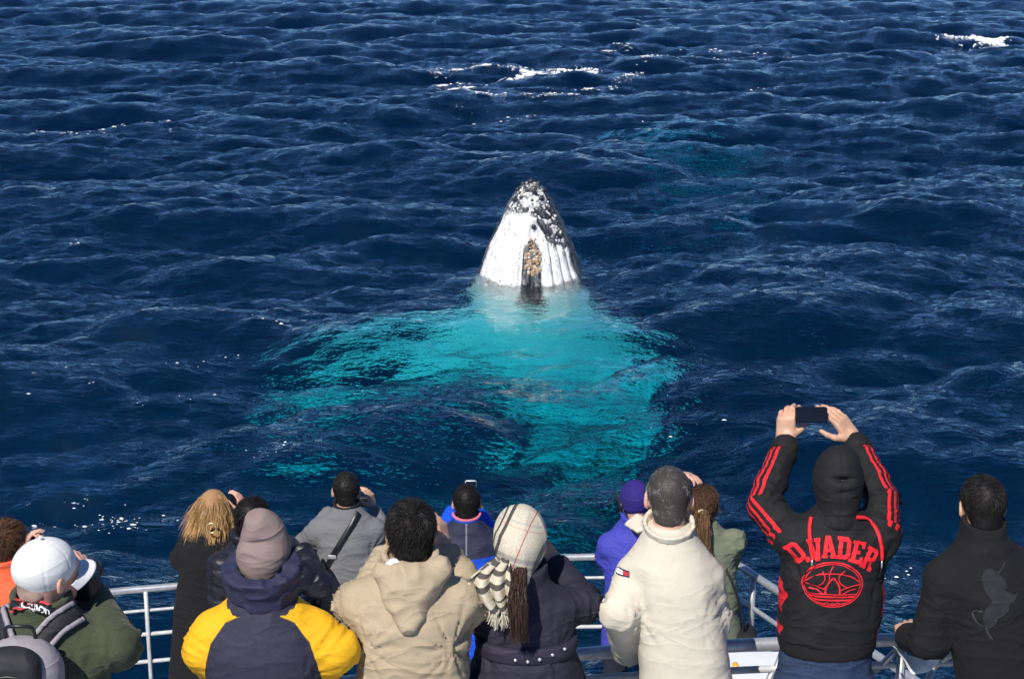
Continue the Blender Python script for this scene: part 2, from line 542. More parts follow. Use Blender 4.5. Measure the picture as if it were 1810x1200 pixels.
def build_whale_body(name):
    S = np.concatenate([np.linspace(0, 3.2, 130), np.linspace(3.25, 12.8, 90)])
    TH = np.linspace(0, 2 * np.pi, 192, endpoint=False)
    s, th = np.meshgrid(S, TH, indexing='ij')
    wdt = whale_profile(s)
    ax, ay, az = whale_axis(s)
    c, sn = np.cos(th), np.sin(th)              # th=0 right, -pi/2 belly side (toward the boat)
    lat = c
    ven = -sn
    # belly side: deep throat pouch; back side: flat narrow rostrum
    depth = np.where(sn < 0, wdt * np.interp(s, [0, .5, 2, 5, 9, 12.8], [.8, .85, .95, .95, .95, .8]),
                     wdt * np.interp(s, [0, .5, 1.5, 3.5, 6, 12.8], [.55, .5, .6, .95, 1.0, .9]))
    # throat grooves, running lengthwise over the belly side
    belly = np.clip(ven * 1.4 + 0.25, 0, 1) * np.clip((s - 0.75) / 0.5, 0, 1) * np.clip((7.0 - s) / 1.0, 0, 1)
    gro = np.abs(np.sin(np.arcsin(np.clip(lat, -1, 1)) * 13.0 + 0.12 * np.sin(s * 3)))
    disp = -0.085 * belly * (1 - gro) ** 2.6
    # jaw edge: a lip where the lower jaw closes over the rostrum
    lip = np.exp(-((sn - 0.18) / 0.08) ** 2) * np.clip((s - 0.1) / 0.4, 0, 1) * np.clip((3.6 - s) / 0.6, 0, 1)
    disp = disp + 0.05 * lip - 0.06 * np.exp(-((sn - 0.36) / 0.07) ** 2) * np.clip((s - 0.1) / 0.4, 0, 1) * np.clip((3.6 - s) / 0.6, 0, 1)
    # a blunt keel bump on the chin
    disp = disp + 0.10 * np.exp(-((lat) / 0.16) ** 2 - ((s - 0.78) / 0.12) ** 2) * (sn < 0)
    pts = np.stack([ax + c * (wdt + disp), ay + sn * (depth + disp), az], -1)
    pts = pts + 0.015 * fbm(pts * 3.0, 3, 3)[..., None] * np.stack([c, sn, 0 * c], -1)
    # knobs on the snout tip
    kn = np.clip(vnoise(pts * 9.0, 8) - 0.25, 0, 1) * np.clip((0.9 - s) / 0.5, 0, 1)
    pts = pts + 0.07 * kn[..., None] * np.stack([c, sn, 0.5 + 0 * c], -1)
    V = pts.reshape(-1, 3)
    F = grid_faces(len(S), len(TH), wrap=True)
    n0 = len(V)
    tip = np.array([[0, 0, whale_axis(np.array(0.0))[2] + 0.03]])
    V = np.vstack([V, tip])
    tf = np.array([[n0, (i + 1) % len(TH), i, i] for i in range(len(TH))])
    me = np_mesh(name, V, F, {'along': np.append(s.ravel(), 0), 'ventral': np.append(ven.ravel(), 0), 'lateral': np.append(lat.ravel(), 0)})
    bmx = bmesh.new(); bmx.from_mesh(me)
    bmx.verts.ensure_lookup_table()
    for i in range(len(TH)):
        f = bmx.faces.new((bmx.verts[n0], bmx.verts[(i + 1) % len(TH)], bmx.verts[i])); f.smooth = True
    bmesh.ops.recalc_face_normals(bmx, faces=bmx.faces)
    bmx.to_mesh(me); bmx.free()
    return me


def build_flipper(name, root, tipv, up, length_w=1.0, sweep=0.5):
    """long knobbly wing from root to tip; up = direction across the blade toward the leading edge"""
    root, tipv, up = Vector(root), Vector(tipv), Vector(up)
    ax = (tipv - root); Ln = ax.length; ax.normalize()
    up = (up - ax * up.dot(ax)).normalized()
    nrm = ax.cross(up)
    ns, nt_ = 90, 28
    V, A = [], []
    for i in range(ns):
        t = i / (ns - 1)
        chord = np.interp(t, [0, .12, .35, .7, .92, 1.0], [.85, .80, .62, .42, .22, .03]) * 2 * length_w
        knob = 0.05 * abs(math.sin(t * 26 + 0.6)) * (t > .2) * (1 - 0.4 * t)
        cen = root + ax * (Ln * t) - up * (sweep * t * t * 1.2) + nrm * (-0.35 * t * t)
        for j in range(nt_):
            a = 2 * math.pi * j / nt_
            cx = math.cos(a) * (chord / 2)
            if cx > 0: cx += knob
            th = math.sin(a) * chord * 0.085
            V.append(cen + up * cx + nrm * th)
            A.append(t)
    me = np_mesh(name, [tuple(v) for v in V], grid_faces(ns, nt_, wrap=True), {'along': A})
    bmx = bmesh.new(); bmx.from_mesh(me)
    bmesh.ops.holes_fill(bmx, edges=[e for e in bmx.edges if e.is_boundary], sides=0)
    bmesh.ops.recalc_face_normals(bmx, faces=bmx.faces)
    bmx.to_mesh(me); bmx.free()
    return me


def flipper_material():
    m, t, out = new_mat('whale_flipper_skin')
    n = NB(t)
    tc = n.n('TexCoord').outputs['Object']
    c = n.mix(n.math('MULTIPLY', n.ss(n.noise(tc, 3.2, 4.0, 0.65), 0.53, 0.66), 0.8), (0.90, 0.90, 0.88), (0.10, 0.11, 0.11))
    b = n.n('BsdfPrincipled', ins={'Base Color': c, 'Roughness': 0.4})
    t.links.new(b.outputs[0], out.inputs[0])
    return m


def barnacle_mesh(name, r):
    ri = [1.0, .95, .75, .5, .42, .30]
    zi = [-.2, .15, .55, .8, .72, .35]
    V = []
    for q, (a, z) in enumerate(zip(ri, zi)):
        for j in range(9):
            w_ = 2 * math.pi * j / 9
            k = 1 + 0.13 * (j % 2) * (q < 4)
            V.append((a * k * r * math.cos(w_), a * k * r * math.sin(w_), z * r))
    return np_mesh(name, V, grid_faces(6, 9, wrap=True), smooth=False)


WM, FM = whale_material(), flipper_material()


wr = empty('humpback_whale', (WHALE_AT[0], WHALE_AT[1], 0))
tag(wr, 'white throated whale raising its barnacled head straight out of the water', 'whale')
wb = link_obj('body', build_whale_body('whale_body'), wr, WM)
link_obj('flipper', build_flipper('whale_flipper_a', (-0.8, -1.1, -2.8), (-5.4, -2.5, -4.2), (0.3, 0.45, 1), 1.3, 0.30), wr, FM)
link_obj('flipper', build_flipper('whale_flipper_b', (0.9, -1.0, -2.8), (2.6, -2.4, -6.3), (0.8, 0.3, 0.5), 1.1, 0.2), wr, FM)
# tail flukes, far down
fl = build_flipper('whale_fluke', (0, 0, 0), (2.0, 0, -0.5), (0, 0.1, 1), 0.9, 0.3)
for sx in (1, -1):
    fo = link_obj('fluke', fl, wr)
    if not fl.materials: fl.materials.append(WM)
    _ax = whale_axis(np.array(12.5))
    fo.location = (float(_ax[0]), float(_ax[1]), float(_ax[2]))
    fo.scale = (sx, 1, 1)
# barnacles: a tan cluster on the throat patch, white knobs round the snout
BARN = [simple_mat('barnacle_tan', (0.55, 0.36, 0.20), 0.8, noise=.35, scale=30), simple_mat('barnacle_white', (0.72, 0.70, 0.64), 0.8, noise=.2, scale=30)]
_bvh = BVHTree.FromPolygons([v.co[:] for v in wb.data.vertices], [p.vertices[:] for p in wb.data.polygons])
_bme = [barnacle_mesh('barnacle', 1.0) for _ in range(2)]
for k in range(2): _bme[k].materials.append(BARN[k])
rr = random.Random(4)


def put_barnacle(x, z, r, kind):
    hit = _bvh.ray_cast(Vector((x, -6, z)), Vector((0, 1, 0)))
    if hit[0] is None: return
    o = link_obj('barnacle', _bme[kind], wb)
    o.location = hit[0]
    o.rotation_euler = hit[1].to_track_quat('Z', 'Y').to_euler()
    o.scale = (r, r, r * rr.uniform(.7, 1.1))


for k in range(150):
    a, q = rr.uniform(0, 6.28), rr.uniform(0, 1) ** .5
    put_barnacle(0.03 + 0.17 * q * math.cos(a), 0.46 + 0.25 * q * math.sin(a) + .06 * (rr.random() < .2), rr.uniform(.012, .030), 0 if rr.random() < .8 else 1)
for k in range(26):
    put_barnacle(0.03 + rr.uniform(-.08, .08), rr.uniform(.72, .92), rr.uniform(.010, .020), 0)
for k in range(60):
    put_barnacle(rr.choice((-1, 1)) * rr.uniform(.2, .3), rr.uniform(-.05, .55), rr.uniform(.008, .018), 1)
for k in range(220):
    x, z = rr.uniform(-.55, .75), rr.uniform(0.9, 1.96)
    edge = .2 + (1.97 - z) * .47
    if abs(x) < edge and (z > 1.5 or x > edge * .45 or rr.random() < .06):
        put_barnacle(x, z, rr.uniform(.012, .032), 1)
# dark knobs on the snout and along the jaw edge
_tb = sdf_ball = None
tm_ = bpy.data.meshes.new('tubercle')
bb = bmesh.new(); bmesh.ops.create_icosphere(bb, subdivisions=2, radius=1.0); bb.to_mesh(tm_); bb.free()
for pl_ in tm_.polygons: pl_.use_smooth = True
tm_.materials.append(simple_mat('tubercle_skin', (0.03, 0.032, 0.036), .4, noise=.5, scale=6))
for (x, z, r) in [(-.16, 1.93, .055), (.0, 1.965, .06), (.15, 1.92, .055), (-.27, 1.80, .045), (.26, 1.80, .05), (-.08, 1.80, .04), (.09, 1.83, .04), (-.20, 1.68, .04), (.20, 1.66, .045), (.36, 1.62, .04), (-.36, 1.60, .035), (.44, 1.38, .04), (.53, 1.18, .04), (.62, .95, .038), (.30, 1.45, .035), (0.05, 1.15, .05), (.02, 1.62, .035)]:
    hit = _bvh.ray_cast(Vector((x, -6, z)), Vector((0, 1, 0)))
    if hit[0] is None: hit = _bvh.find_nearest(Vector((x, -.1, z)))
    o = link_obj('tubercle', tm_, wb)
    o.location = hit[0]; o.scale = (r, r, r)

# a second whale, wholly under water behind the foam, shows as a faint teal patch
w2 = empty('submerged_whale', (1.2 + PZ(1225, 215, 0).x, PZ(1225, 215, 0).y + 9.0, -9.8))
tag(w2, 'submerged whale seen as a faint teal patch behind the foam', 'whale')
b2 = link_obj('body', wb.data, w2)
b2.rotation_euler = (math.radians(-80), math.radians(200), math.radians(64))
b2.location = (-2.5, 4.0, -6.0)
link_obj('flipper', build_flipper('whale_flipper_c', (-1.8, 1.0, -0.4), (1.2, -1.2, 0.0), (0.15, 1, 0.1), 1.3, 0.2), w2, FM)
# ================================================================== figure-building library
# solid shapes are written as distance functions of points (..., 3), blended smoothly and turned into one skin
def A3(v): return np.asarray(tuple(v), np.float32)


def rcone(a, b, ra, rb, cut_b=None):
    a, b = A3(a), A3(b)
    ab = b - a
    L2 = max(float(ab @ ab), 1e-9)

    def f(p):
        q = p - a
        t = np.clip((q @ ab) / L2, 0, 1)
        d = np.sqrt(((q - t[..., None] * ab) ** 2).sum(-1)) - (ra + (rb - ra) * t)
        if cut_b is not None:
            u = ab / math.sqrt(L2)
            d = np.maximum(d, (p - b) @ u - cut_b)
        return d
    return f


def ell(c, r, R=None):
    c, r = A3(c), A3(r)
    M = None if R is None else np.asarray(R, np.float32)

    def f(p):
        q = p - c
        if M is not None: q = q @ M
        k0 = np.sqrt(((q / r) ** 2).sum(-1)) + 1e-6
        k1 = np.sqrt(((q / (r * r)) ** 2).sum(-1)) + 1e-6
        return k0 * (k0 - 1) / k1
    return f


def rbox(c, h, r, R=None):
    c, h = A3(c), A3(h)
    M = None if R is None else np.asarray(R, np.float32)

    def f(p):
        q = p - c
        if M is not None: q = q @ M
        q = np.abs(q) - (h - r)
        return np.sqrt((np.maximum(q, 0) ** 2).sum(-1)) + np.minimum(q.max(-1), 0) - r
    return f


def loft(st, pw=2.3):
    """upright loft: stations (z, cx, cy, a, b), rising z"""
    S = np.array(st, np.float32)

    def f(p):
        z = p[..., 2]
        cx, cy, a, b = (np.interp(z, S[:, 0], S[:, k]).astype(np.float32) for k in (1, 2, 3, 4))
        k = ((np.abs(p[..., 0] - cx) / a) ** pw + (np.abs(p[..., 1] - cy) / b) ** pw) ** (1 / pw)
        d = (k - 1) * np.minimum(a, b)
        return np.maximum(d, np.maximum(S[0, 0] - z, z - S[-1, 0]))
    return f


def ring(c, a, b, h, t, tilt=0.0, flare=0.0, gap=None):
    """standing collar: an elliptical band round c, height h, thickness t, tilted forward"""
    c = A3(c)
    ct, stt = math.cos(tilt), math.sin(tilt)

    def f(p):
        q = p - c
        y = q[..., 1] * ct - q[..., 2] * stt
        z = q[..., 1] * stt + q[..., 2] * ct
        x = q[..., 0]
        fl = 1 + flare * z / h
        k = np.sqrt((x / (a * fl)) ** 2 + (y / (b * fl)) ** 2)
        d = np.abs((k - 1) * min(a, b)) - t
        d = np.maximum(d, np.abs(z) - h)
        if gap: d = np.maximum(d, y - gap)
        return d
    return f


def smin(a, b, k):
    h = np.clip(0.5 + 0.5 * (b - a) / k, 0, 1)
    return b * (1 - h) + a * h - k * h * (1 - h)


def union(fs, k=0.03):
    def f(p):
        d = fs[0](p)
        for g in fs[1:]:
            d = smin(d, g(p), k)
        return d
    return f


def union_k(fks):
    """[(f, k), ...] each blended into what came before with its own k"""
    def f(p):
        d = fks[0][0](p)
        for g, k in fks[1:]:
            d = smin(d, g(p), k)
        return d
    return f


def sub(f, g, k=0.01):
    return lambda p: -smin(-f(p), g(p), k)


def skin(f, lo, hi, h):
    """turn a distance function into quads (surface nets)"""
    lo, hi = np.asarray(lo, np.float32), np.asarray(hi, np.float32)
    n = np.maximum(np.ceil((hi - lo) / h).astype(int) + 1, 3)
    gx, gy, gz = (lo[i] + h * np.arange(n[i], dtype=np.float32) for i in range(3))
    Pn = np.stack(np.meshgrid(gx, gy, gz, indexing='ij'), -1)
    D = f(Pn).astype(np.float32)
    ins = D < 0
    cn = n - 1
    acc = np.zeros((*cn, 3), np.float32)
    cnt = np.zeros(tuple(cn), np.float32)
    for ax in range(3):
        o1, o2 = [k for k in range(3) if k != ax]
        for u in (0, 1):
            for v in (0, 1):
                s0 = [None] * 3; s1 = [None] * 3
                s0[ax] = slice(0, cn[ax]); s1[ax] = slice(1, cn[ax] + 1)
                s0[o1] = s1[o1] = slice(u, u + cn[o1]); s0[o2] = s1[o2] = slice(v, v + cn[o2])
                s0, s1 = tuple(s0), tuple(s1)
                m = ins[s0] != ins[s1]
                d0, d1 = D[s0], D[s1]
                t = np.where(m, d0 / np.where(m, d0 - d1, 1), 0)
                off = np.zeros((*cn, 3), np.float32)
                off[..., ax] = t; off[..., o1] = u; off[..., o2] = v
                acc += off * m[..., None]
                cnt += m
    act = cnt > 0
    idx = np.full(tuple(cn), -1, np.int64)
    idx[act] = np.arange(act.sum())
    cell = np.argwhere(act)
    V = lo + h * (cell + acc[act] / cnt[act][:, None])
    F = []
    for ax in range(3):
        o1, o2 = [(1, 2), (2, 0), (0, 1)][ax]
        s0 = [slice(1, cn[k]) for k in range(3)]; s1 = list(s0)
        s0[ax] = slice(0, cn[ax]); s1[ax] = slice(1, cn[ax] + 1)
        m = ins[tuple(s0)] != ins[tuple(s1)]
        q = np.argwhere(m)
        if not len(q): continue
        base = q.copy()
        for k in range(3):
            if k != ax: base[:, k] += 1

        def cidx(a_, b_):
            r = base.copy(); r[:, o1] -= a_; r[:, o2] -= b_
            return idx[r[:, 0], r[:, 1], r[:, 2]]
        quad = np.stack([cidx(1, 1), cidx(0, 1), cidx(0, 0), cidx(1, 0)], -1)
        flip = ~ins[tuple(s0)][m]
        quad[flip] = quad[flip][:, ::-1]
        F.append(quad)
    return V.astype(np.float32), np.vstack(F)


def vnormals(V, F):
    a = V[F[:, 2]] - V[F[:, 0]]; b = V[F[:, -1]] - V[F[:, 1]]
    fn = np.cross(a, b)
    N = np.zeros_like(V)
    for k in range(F.shape[1]): np.add.at(N, F[:, k], fn)
    return N / (np.linalg.norm(N, axis=1, keepdims=True) + 1e-9)


def smooth_mesh(V, F, it=2, lam=0.5):
    for _ in range(it):
        acc = np.zeros_like(V); cnt = np.zeros((len(V), 1), np.float32)
        for k in range(F.shape[1]):
            a, b = F[:, k], F[:, (k + 1) % F.shape[1]]
            np.add.at(acc, a, V[b]); np.add.at(cnt, a, 1)
            np.add.at(acc, b, V[a]); np.add.at(cnt, b, 1)
        V = V + lam * (acc / np.maximum(cnt, 1) - V)
    return V


def ridge(q, seed):
    return (1 - np.abs(vnoise(q, seed))) ** 2.5


def rotz(a):
    c, s = math.cos(a), math.sin(a)
    return np.array([[c, -s, 0], [s, c, 0], [0, 0, 1]], np.float32)


def rotx(a):
    c, s = math.cos(a), math.sin(a)
    return np.array([[1, 0, 0], [0, c, -s], [0, s, c]], np.float32)


def roty(a):
    c, s = math.cos(a), math.sin(a)
    return np.array([[c, 0, s], [0, 1, 0], [-s, 0, c]], np.float32)


# ------------------------------------------------------------------ head, in its own frame (+y face, centre between chin and crown)
def head_sdf():
    sk = ell((0, -.015, .032), (.075, .096, .086))
    face = ell((0, .035, -.01), (.062, .062, .085))
    jaw = ell((0, .040, -.066), (.047, .050, .045))
    nape = rcone((0, -.035, -.03), (0, -.045, -.11), .058, .056)
    base = union([sk, face, jaw, nape], .03)
    nose = rcone((0, .098, .012), (0, .114, -.018), .006, .012)
    brow = rcone((-.035, .083, .030), (.035, .083, .030), .012, .012)
    chin = ell((0, .072, -.098), (.022, .018, .017))
    lip = ell((0, .090, -.052), (.022, .010, .007))
    lip2 = ell((0, .088, -.064), (.019, .010, .007))
    d = union_k([(base, 0), (nose, .012), (brow, .02), (chin, .02), (lip, .006), (lip2, .006)])
    for s in (-1, 1):
        d = sub(d, ell((s * .031, .098, .010), (.017, .016, .011)), .012)
    eyes = [ell((s * .031, .081, .010), (.0125, .0125, .0115)) for s in (-1, 1)]
    ears = []
    for s in (-1, 1):
        e = ell((s * .079, -.004, -.004), (.010, .021, .034), rotx(-.2) @ rotz(s * .45))
        e = sub(e, ell((s * .091, .003, .0), (.007, .012, .02), rotx(-.2)), .006)
        ears.append(e)
    return union_k([(d, 0), (eyes[0], .002), (eyes[1], .002), (ears[0], .008), (ears[1], .008)])


_hV, _hF = skin(head_sdf(), (-.105, -.13, -.15), (.105, .14, .135), .0065)
_hV = smooth_mesh(_hV, _hF, 1, .4)
_ex = np.minimum(np.linalg.norm(_hV - np.array([.031, .094, .010]), axis=1), np.linalg.norm(_hV - np.array([-.031, .094, .010]), axis=1))
_lp = np.linalg.norm((_hV - np.array([0, .096, -.058])) / np.array([.024, .012, .013]), axis=1)
HEAD = (_hV, _hF, np.clip((.0075 - _ex) / .002, 0, 1), np.clip((1.1 - _lp) / .3, 0, 1))


# ------------------------------------------------------------------ a hand with five bent fingers
def hand_sdf(W, D, N, thumb, curl=(.5, .5, .5, .5), spread=0.06, tcurl=0.3, s=1.0):
    """W wrist, D toward the fingers, N out of the palm, thumb = side vector; curl in radians per joint"""
    W, D, N = Vector(W), Vector(D).normalized(), Vector(N)
    N = (N - D * N.dot(D)).normalized()
    T = Vector(thumb); T = (T - D * T.dot(D) - N * T.dot(N)).normalized()
    fs = []
    palm_c = W + D * (.052 * s)
    R = np.array([list(T), list(D), list(N)], np.float32).T
    fs.append((rbox(palm_c, (.039 * s, .048 * s, .0135 * s), .012 * s, R), 0))
    fs.append((rcone(W - D * .03 * s, W + D * .02 * s, .026 * s, .026 * s), .02))
    bases = [(.028, .095), (.0095, .099), (-.0095, .095), (-.028, .087)]
    lens = [(.040, .024, .021), (.044, .028, .022), (.041, .026, .021), (.032, .020, .019)]
    for k in range(4):
        p = W + T * (bases[k][0] * s) + D * (bases[k][1] * s)
        ang = 0.12
        side = T * (spread * (1.5 - k))
        for q in range(3):
            ang += curl[k] * (0.8 if q == 0 else 1.0)
            dv = (D * math.cos(ang) + N * math.sin(ang) + side).normalized()
            e = p + dv * (lens[k][q] * s)
            fs.append((rcone(p, e, (.0098 - .0009 * q) * s, (.0090 - .0009 * q) * s), .004))
            p = e
    p = W + T * (.026 * s) + D * (.028 * s) + N * (.004 * s)
    dirs = [(T * .75 + D * .62 + N * .35), (T * .35 + D * .85 + N * (.35 + tcurl)), (T * (.1 - tcurl * .4) + D * .8 + N * (.3 + tcurl * 1.2))]
    rr_ = [.016, .0125, .0105, .0085]
    for q, (dv, ln) in enumerate(zip(dirs, (.042, .032, .026))):
        e = p + dv.normalized() * (ln * s)
        fs.append((rcone(p, e, rr_[q] * s, rr_[q + 1] * s), .008 if q == 0 else .004))
        p = e
    return union_k(fs)


class Person:
    """pose is given by joints; every mesh is built in the person's own frame (origin at the feet, +y forward)"""
    def __init__(s, label, head, deck, yaw=0.0, head_yaw=0.0, head_pitch=0.0, head_roll=0.0, hs=1.0, skin_col=(0.52, 0.29, 0.19), hip=(0, -.04), group=None):
        s.head_w = Vector(head)
        s.base = Vector((s.head_w.x + hip[0], s.head_w.y + hip[1], deck))
        s.yaw = yaw
        s.root = empty('person', s.base, yaw)
        tag(s.root, label, 'person', group)
        s.head = s.L(s.head_w)
        s.hs = hs
        s.HR = rotz(head_yaw - 0.0) @ rotx(head_pitch) @ roty(head_roll)
        s.skin_col = skin_col
        s.hands = []
        s.arms = {}
        s.neck = s.head + Vector((s.HR @ np.array([0, -.035, -.098], np.float32)).tolist()) * hs
        s.jacket = None

    def L(s, wv):
        return Vector((rotz(-s.yaw) @ np.array(Vector(wv) - s.base, np.float32)).tolist())

    def J(s, px, py, dy):
        """local joint seen at pixel px, py, dy metres farther from the boat's camera deck than the body axis"""
        v = (600 - py) / F_PX
        return s.L(P0(px, py, (s.base.y + dy) / (CP + v * SP)))

    def HP(s, q):
        """head frame point(s) -> local"""
        q = np.atleast_2d(np.asarray(q, np.float32)) * s.hs
        return q @ s.HR.T + np.array(s.head, np.float32)

    def toH(s, p):
        return ((p - np.array(s.head, np.float32)) @ s.HR) / s.hs

    def arm(s, side, sh, el, wr):
        s.arms[side] = (Vector(sh), Vector(el), Vector(wr))

    def hand(self, W, D, N, thumb, **kw):
        self.hands.append((Vector(W), Vector(D), Vector(N), Vector(thumb), kw))

    def add(s, name, me, mat, parent=None):
        return link_obj(name, me, parent or s.root, mat)

    def build_body(s):
        VS, FS, A1, A2 = [], [], [], []
        nv = 0

        def put(V, F, e=None, l=None):
            nonlocal nv
            VS.append(V); FS.append(F + nv); nv += len(V)
            A1.append(np.zeros(len(V)) if e is None else e); A2.append(np.zeros(len(V)) if l is None else l)
        put(s.HP(HEAD[0]), HEAD[1], HEAD[2], HEAD[3])
        hip = Vector((0, 0, .93))
        nk = s.neck
        ch = nk.lerp(hip, .35)
        fk = [(rcone(s.head + Vector((s.HR @ np.array([0, -.045, -.06], np.float32)).tolist()), nk - Vector((0, 0, .05)), .050, .058), 0), (rcone(nk - Vector((0, .0, .09)), ch, .09, .105), .05), (rcone(ch, hip, .105, .12), .05)]
        for sd, (sh, el, wr_) in s.arms.items():
            fk += [(rcone(nk - Vector((0, 0, .09)), sh, .05, .042), .04), (rcone(sh, el, .042, .034), .02), (rcone(el, wr_, .034, .024), .02)]
        for sx in (-1, 1):
            fk += [(rcone(hip + Vector((sx * .08, 0, 0)), (sx * .095, .02, .5), .08, .05), .04), (rcone((sx * .095, .02, .5), (sx * .095, -.01, .08), .05, .035), .03)]
        pts = np.array([list(v) for t in s.arms.values() for v in t] + [list(s.head), [.2, .15, 0], [-.2, -.15, 0]])
        V, F = skin(union_k(fk), pts.min(0) - .14, np.minimum(pts.max(0) + .12, [9, 9, 9]), .022)
        V = smooth_mesh(V, F, 2)
        put(V, F)
        for (W, D, N, T, kw) in s.hands:
            f = hand_sdf(W, D, N, T, **kw)
            c = np.array(W + D.normalized() * .08)
            V, F = skin(f, c - .14, c + .14, .0050)
            V = smooth_mesh(V, F, 1, .35)
            put(V, F)
        me = np_mesh('body', np.vstack(VS), np.vstack(FS), {'eye': np.concatenate(A1), 'lip': np.concatenate(A2)})
        s.add('body', me, skin_mat(s.skin_col))

    def garment(s, name, fks, mat, vox=.010, lo=None, hi=None, wr=(.006, 5.0), seed=0, attrs=None, parent=None, sm=1, fold=1.0, post=None, quilt=None):
        """one sewn piece: skin, then folds, then panel coordinates"""
        f = union_k(fks)
        if lo is None:
            pts = np.array([list(v) for t in s.arms.values() for v in t] + [list(s.neck), [.26, .2, .75], [-.26, -.2, .75]])
            lo, hi = pts.min(0) - .13, pts.max(0) + .13
        V, F = skin(f, lo, hi, vox)
        V = smooth_mesh(V, F, sm)
        N = vnormals(V, F)
        at, aw, aside = s.arm_coords(V)
        d = np.zeros(len(V), np.float32)
        amp, fr = wr
        # soft drape over the body, sharp creases fanning from the armpits, rings on the sleeves (tightest at elbow and armpit)
        warp = fbm(V * 5, seed + 9, 2)[:, None] * .45
        body = ridge(V * np.array([fr * .8, fr * .8, fr * 2.0]) + warp, seed)
        body2 = ridge((V @ rotz(.5) @ roty(.7)) * np.array([fr * 2.4, fr, fr]) + 3.1 + warp, seed + 4)
        d += amp * .45 * (body - .55) * (1 - aw) + .3 * amp * (body2 - .55) * (1 - aw)
        for sd, (sh, el, wr_) in s.arms.items():
            pit = A3(sh) + np.array([-sd * .02, -.03, -.12], np.float32)
            q = V - pit
            rad = np.linalg.norm(q, axis=1)
            ang = np.arctan2(q[:, 2], q[:, 0] * -sd)
            fan = (1 - np.abs(vnoise(np.stack([ang * 3.0, rad * 1.2, 0 * rad + sd], -1) + warp * .25, seed + 31))) ** 4
            d -= amp * 1.3 * fold * fan * np.exp(-((rad - .06) / .085) ** 2)
            # slack cloth above the waist
            wst = A3((sd * .16, -.06, 1.02))
            q2 = V - wst
            f2 = (1 - np.abs(vnoise(np.stack([q2[:, 2] * 17 + q2[:, 0] * 4 * sd, q2[:, 0] * 3, q2[:, 1] * 3], -1) + warp * .6, seed + 41))) ** 5
            d -= amp * .9 * fold * f2 * np.exp(-(np.linalg.norm(q2, axis=1) / .14) ** 2) * (1 - aw)
        el_ = np.exp(-((at - 1.0) / .28) ** 2) + .8 * np.exp(-((at - 0.05) / .25) ** 2) + .30
        rg = (1 - np.abs(vnoise(np.stack([at * 8.5 + .5 * fbm(V * 9, seed + 3, 2), aside * 9, V[:, 2] * 2], -1), seed + 6))) ** 3.5
        d += aw * amp * 1.9 * fold * el_ * (rg - .35)
        d += amp * .12 * fbm(V * 22, seed + 12, 2)
        if quilt:
            d += quilt(V, N, at, aw)
        V = V + N * d[:, None]
        if post is not None: V = post(V, N)
        A = {'armt': at, 'arma': aside, 'armw': aw}
        for k, g in (attrs or {}).items(): A[k] = g(V, N, at, aw, aside)
        me = np_mesh(name, V, F, A)
        o = s.add(name, me, mat, parent)
        return o

    def arm_coords(s, V):
        """along-arm coordinate 0 shoulder, 1 elbow, 2 wrist; weight; signed distance round the sleeve from its outer line"""
        best = np.full(len(V), 9.0, np.float32); t_ = np.zeros(len(V), np.float32); a_ = np.zeros(len(V), np.float32)
        for sd, (sh, el, wr_) in s.arms.items():
            for k, (a, b) in enumerate(((sh, el), (el, wr_))):
                a_v, b_v = A3(a), A3(b)
                ab = b_v - a_v
                t = np.clip(((V - a_v) @ ab) / float(ab @ ab), 0, 1)
                q = V - a_v - t[:, None] * ab
                d = np.linalg.norm(q, axis=1)
                # reference direction: away from the elbow's inner bend
                u = ab / np.linalg.norm(ab)
                mid = (A3(sh) + A3(wr_)) / 2
                ref = A3(el) - mid
                ref = ref - u * (ref @ u)
                nr = np.linalg.norm(ref)
                ref = ref / nr if nr > 1e-3 else np.array([sd, 0, 0], np.float32)
                ref = ref + np.array([0, -1.1, 0], np.float32)
                ref = ref - u * (ref @ u); ref = ref / np.linalg.norm(ref)
                sd_ = np.cross(u, ref)
                m = d < best
                best[m] = d[m]; t_[m] = (t + k)[m]
                a_[m] = (np.arctan2(q @ sd_, q @ ref) * 0.06)[m]
        # only what lies beyond the shoulder counts as sleeve
        w_ = np.clip((.12 - best) / .04, 0, 1) * np.clip((t_ - .02) / .2, 0, 1)
        return t_, w_, a_


_skin_cache = {}


def skin_mat(col):
    if col in _skin_cache: return _skin_cache[col]
    m, t, out = new_mat('skin')
    n = NB(t)
    tc = n.n('TexCoord').outputs['Object']
    c = n.mix(n.ss(n.noise(tc, 28.0, 3.0), .35, .7), tuple(x * .88 for x in col), tuple(min(1, x * k) for x, k in zip(col, (1.1, 1.04, 1.02))))
    c = n.mix(n.attr('lip'), c, (col[0] * .8, col[1] * .5, col[2] * .5))
    c = n.mix(n.attr('eye'), c, (0.02, 0.015, 0.01))
    b = n.n('BsdfPrincipled', ins={'Base Color': c, 'Roughness': .5, 'Subsurface Weight': .15, 'Subsurface Scale': .01, 'Subsurface Radius': (1, .35, .2)})
    t.links.new(b.outputs[0], out.inputs[0])
    _skin_cache[col] = m
    return m


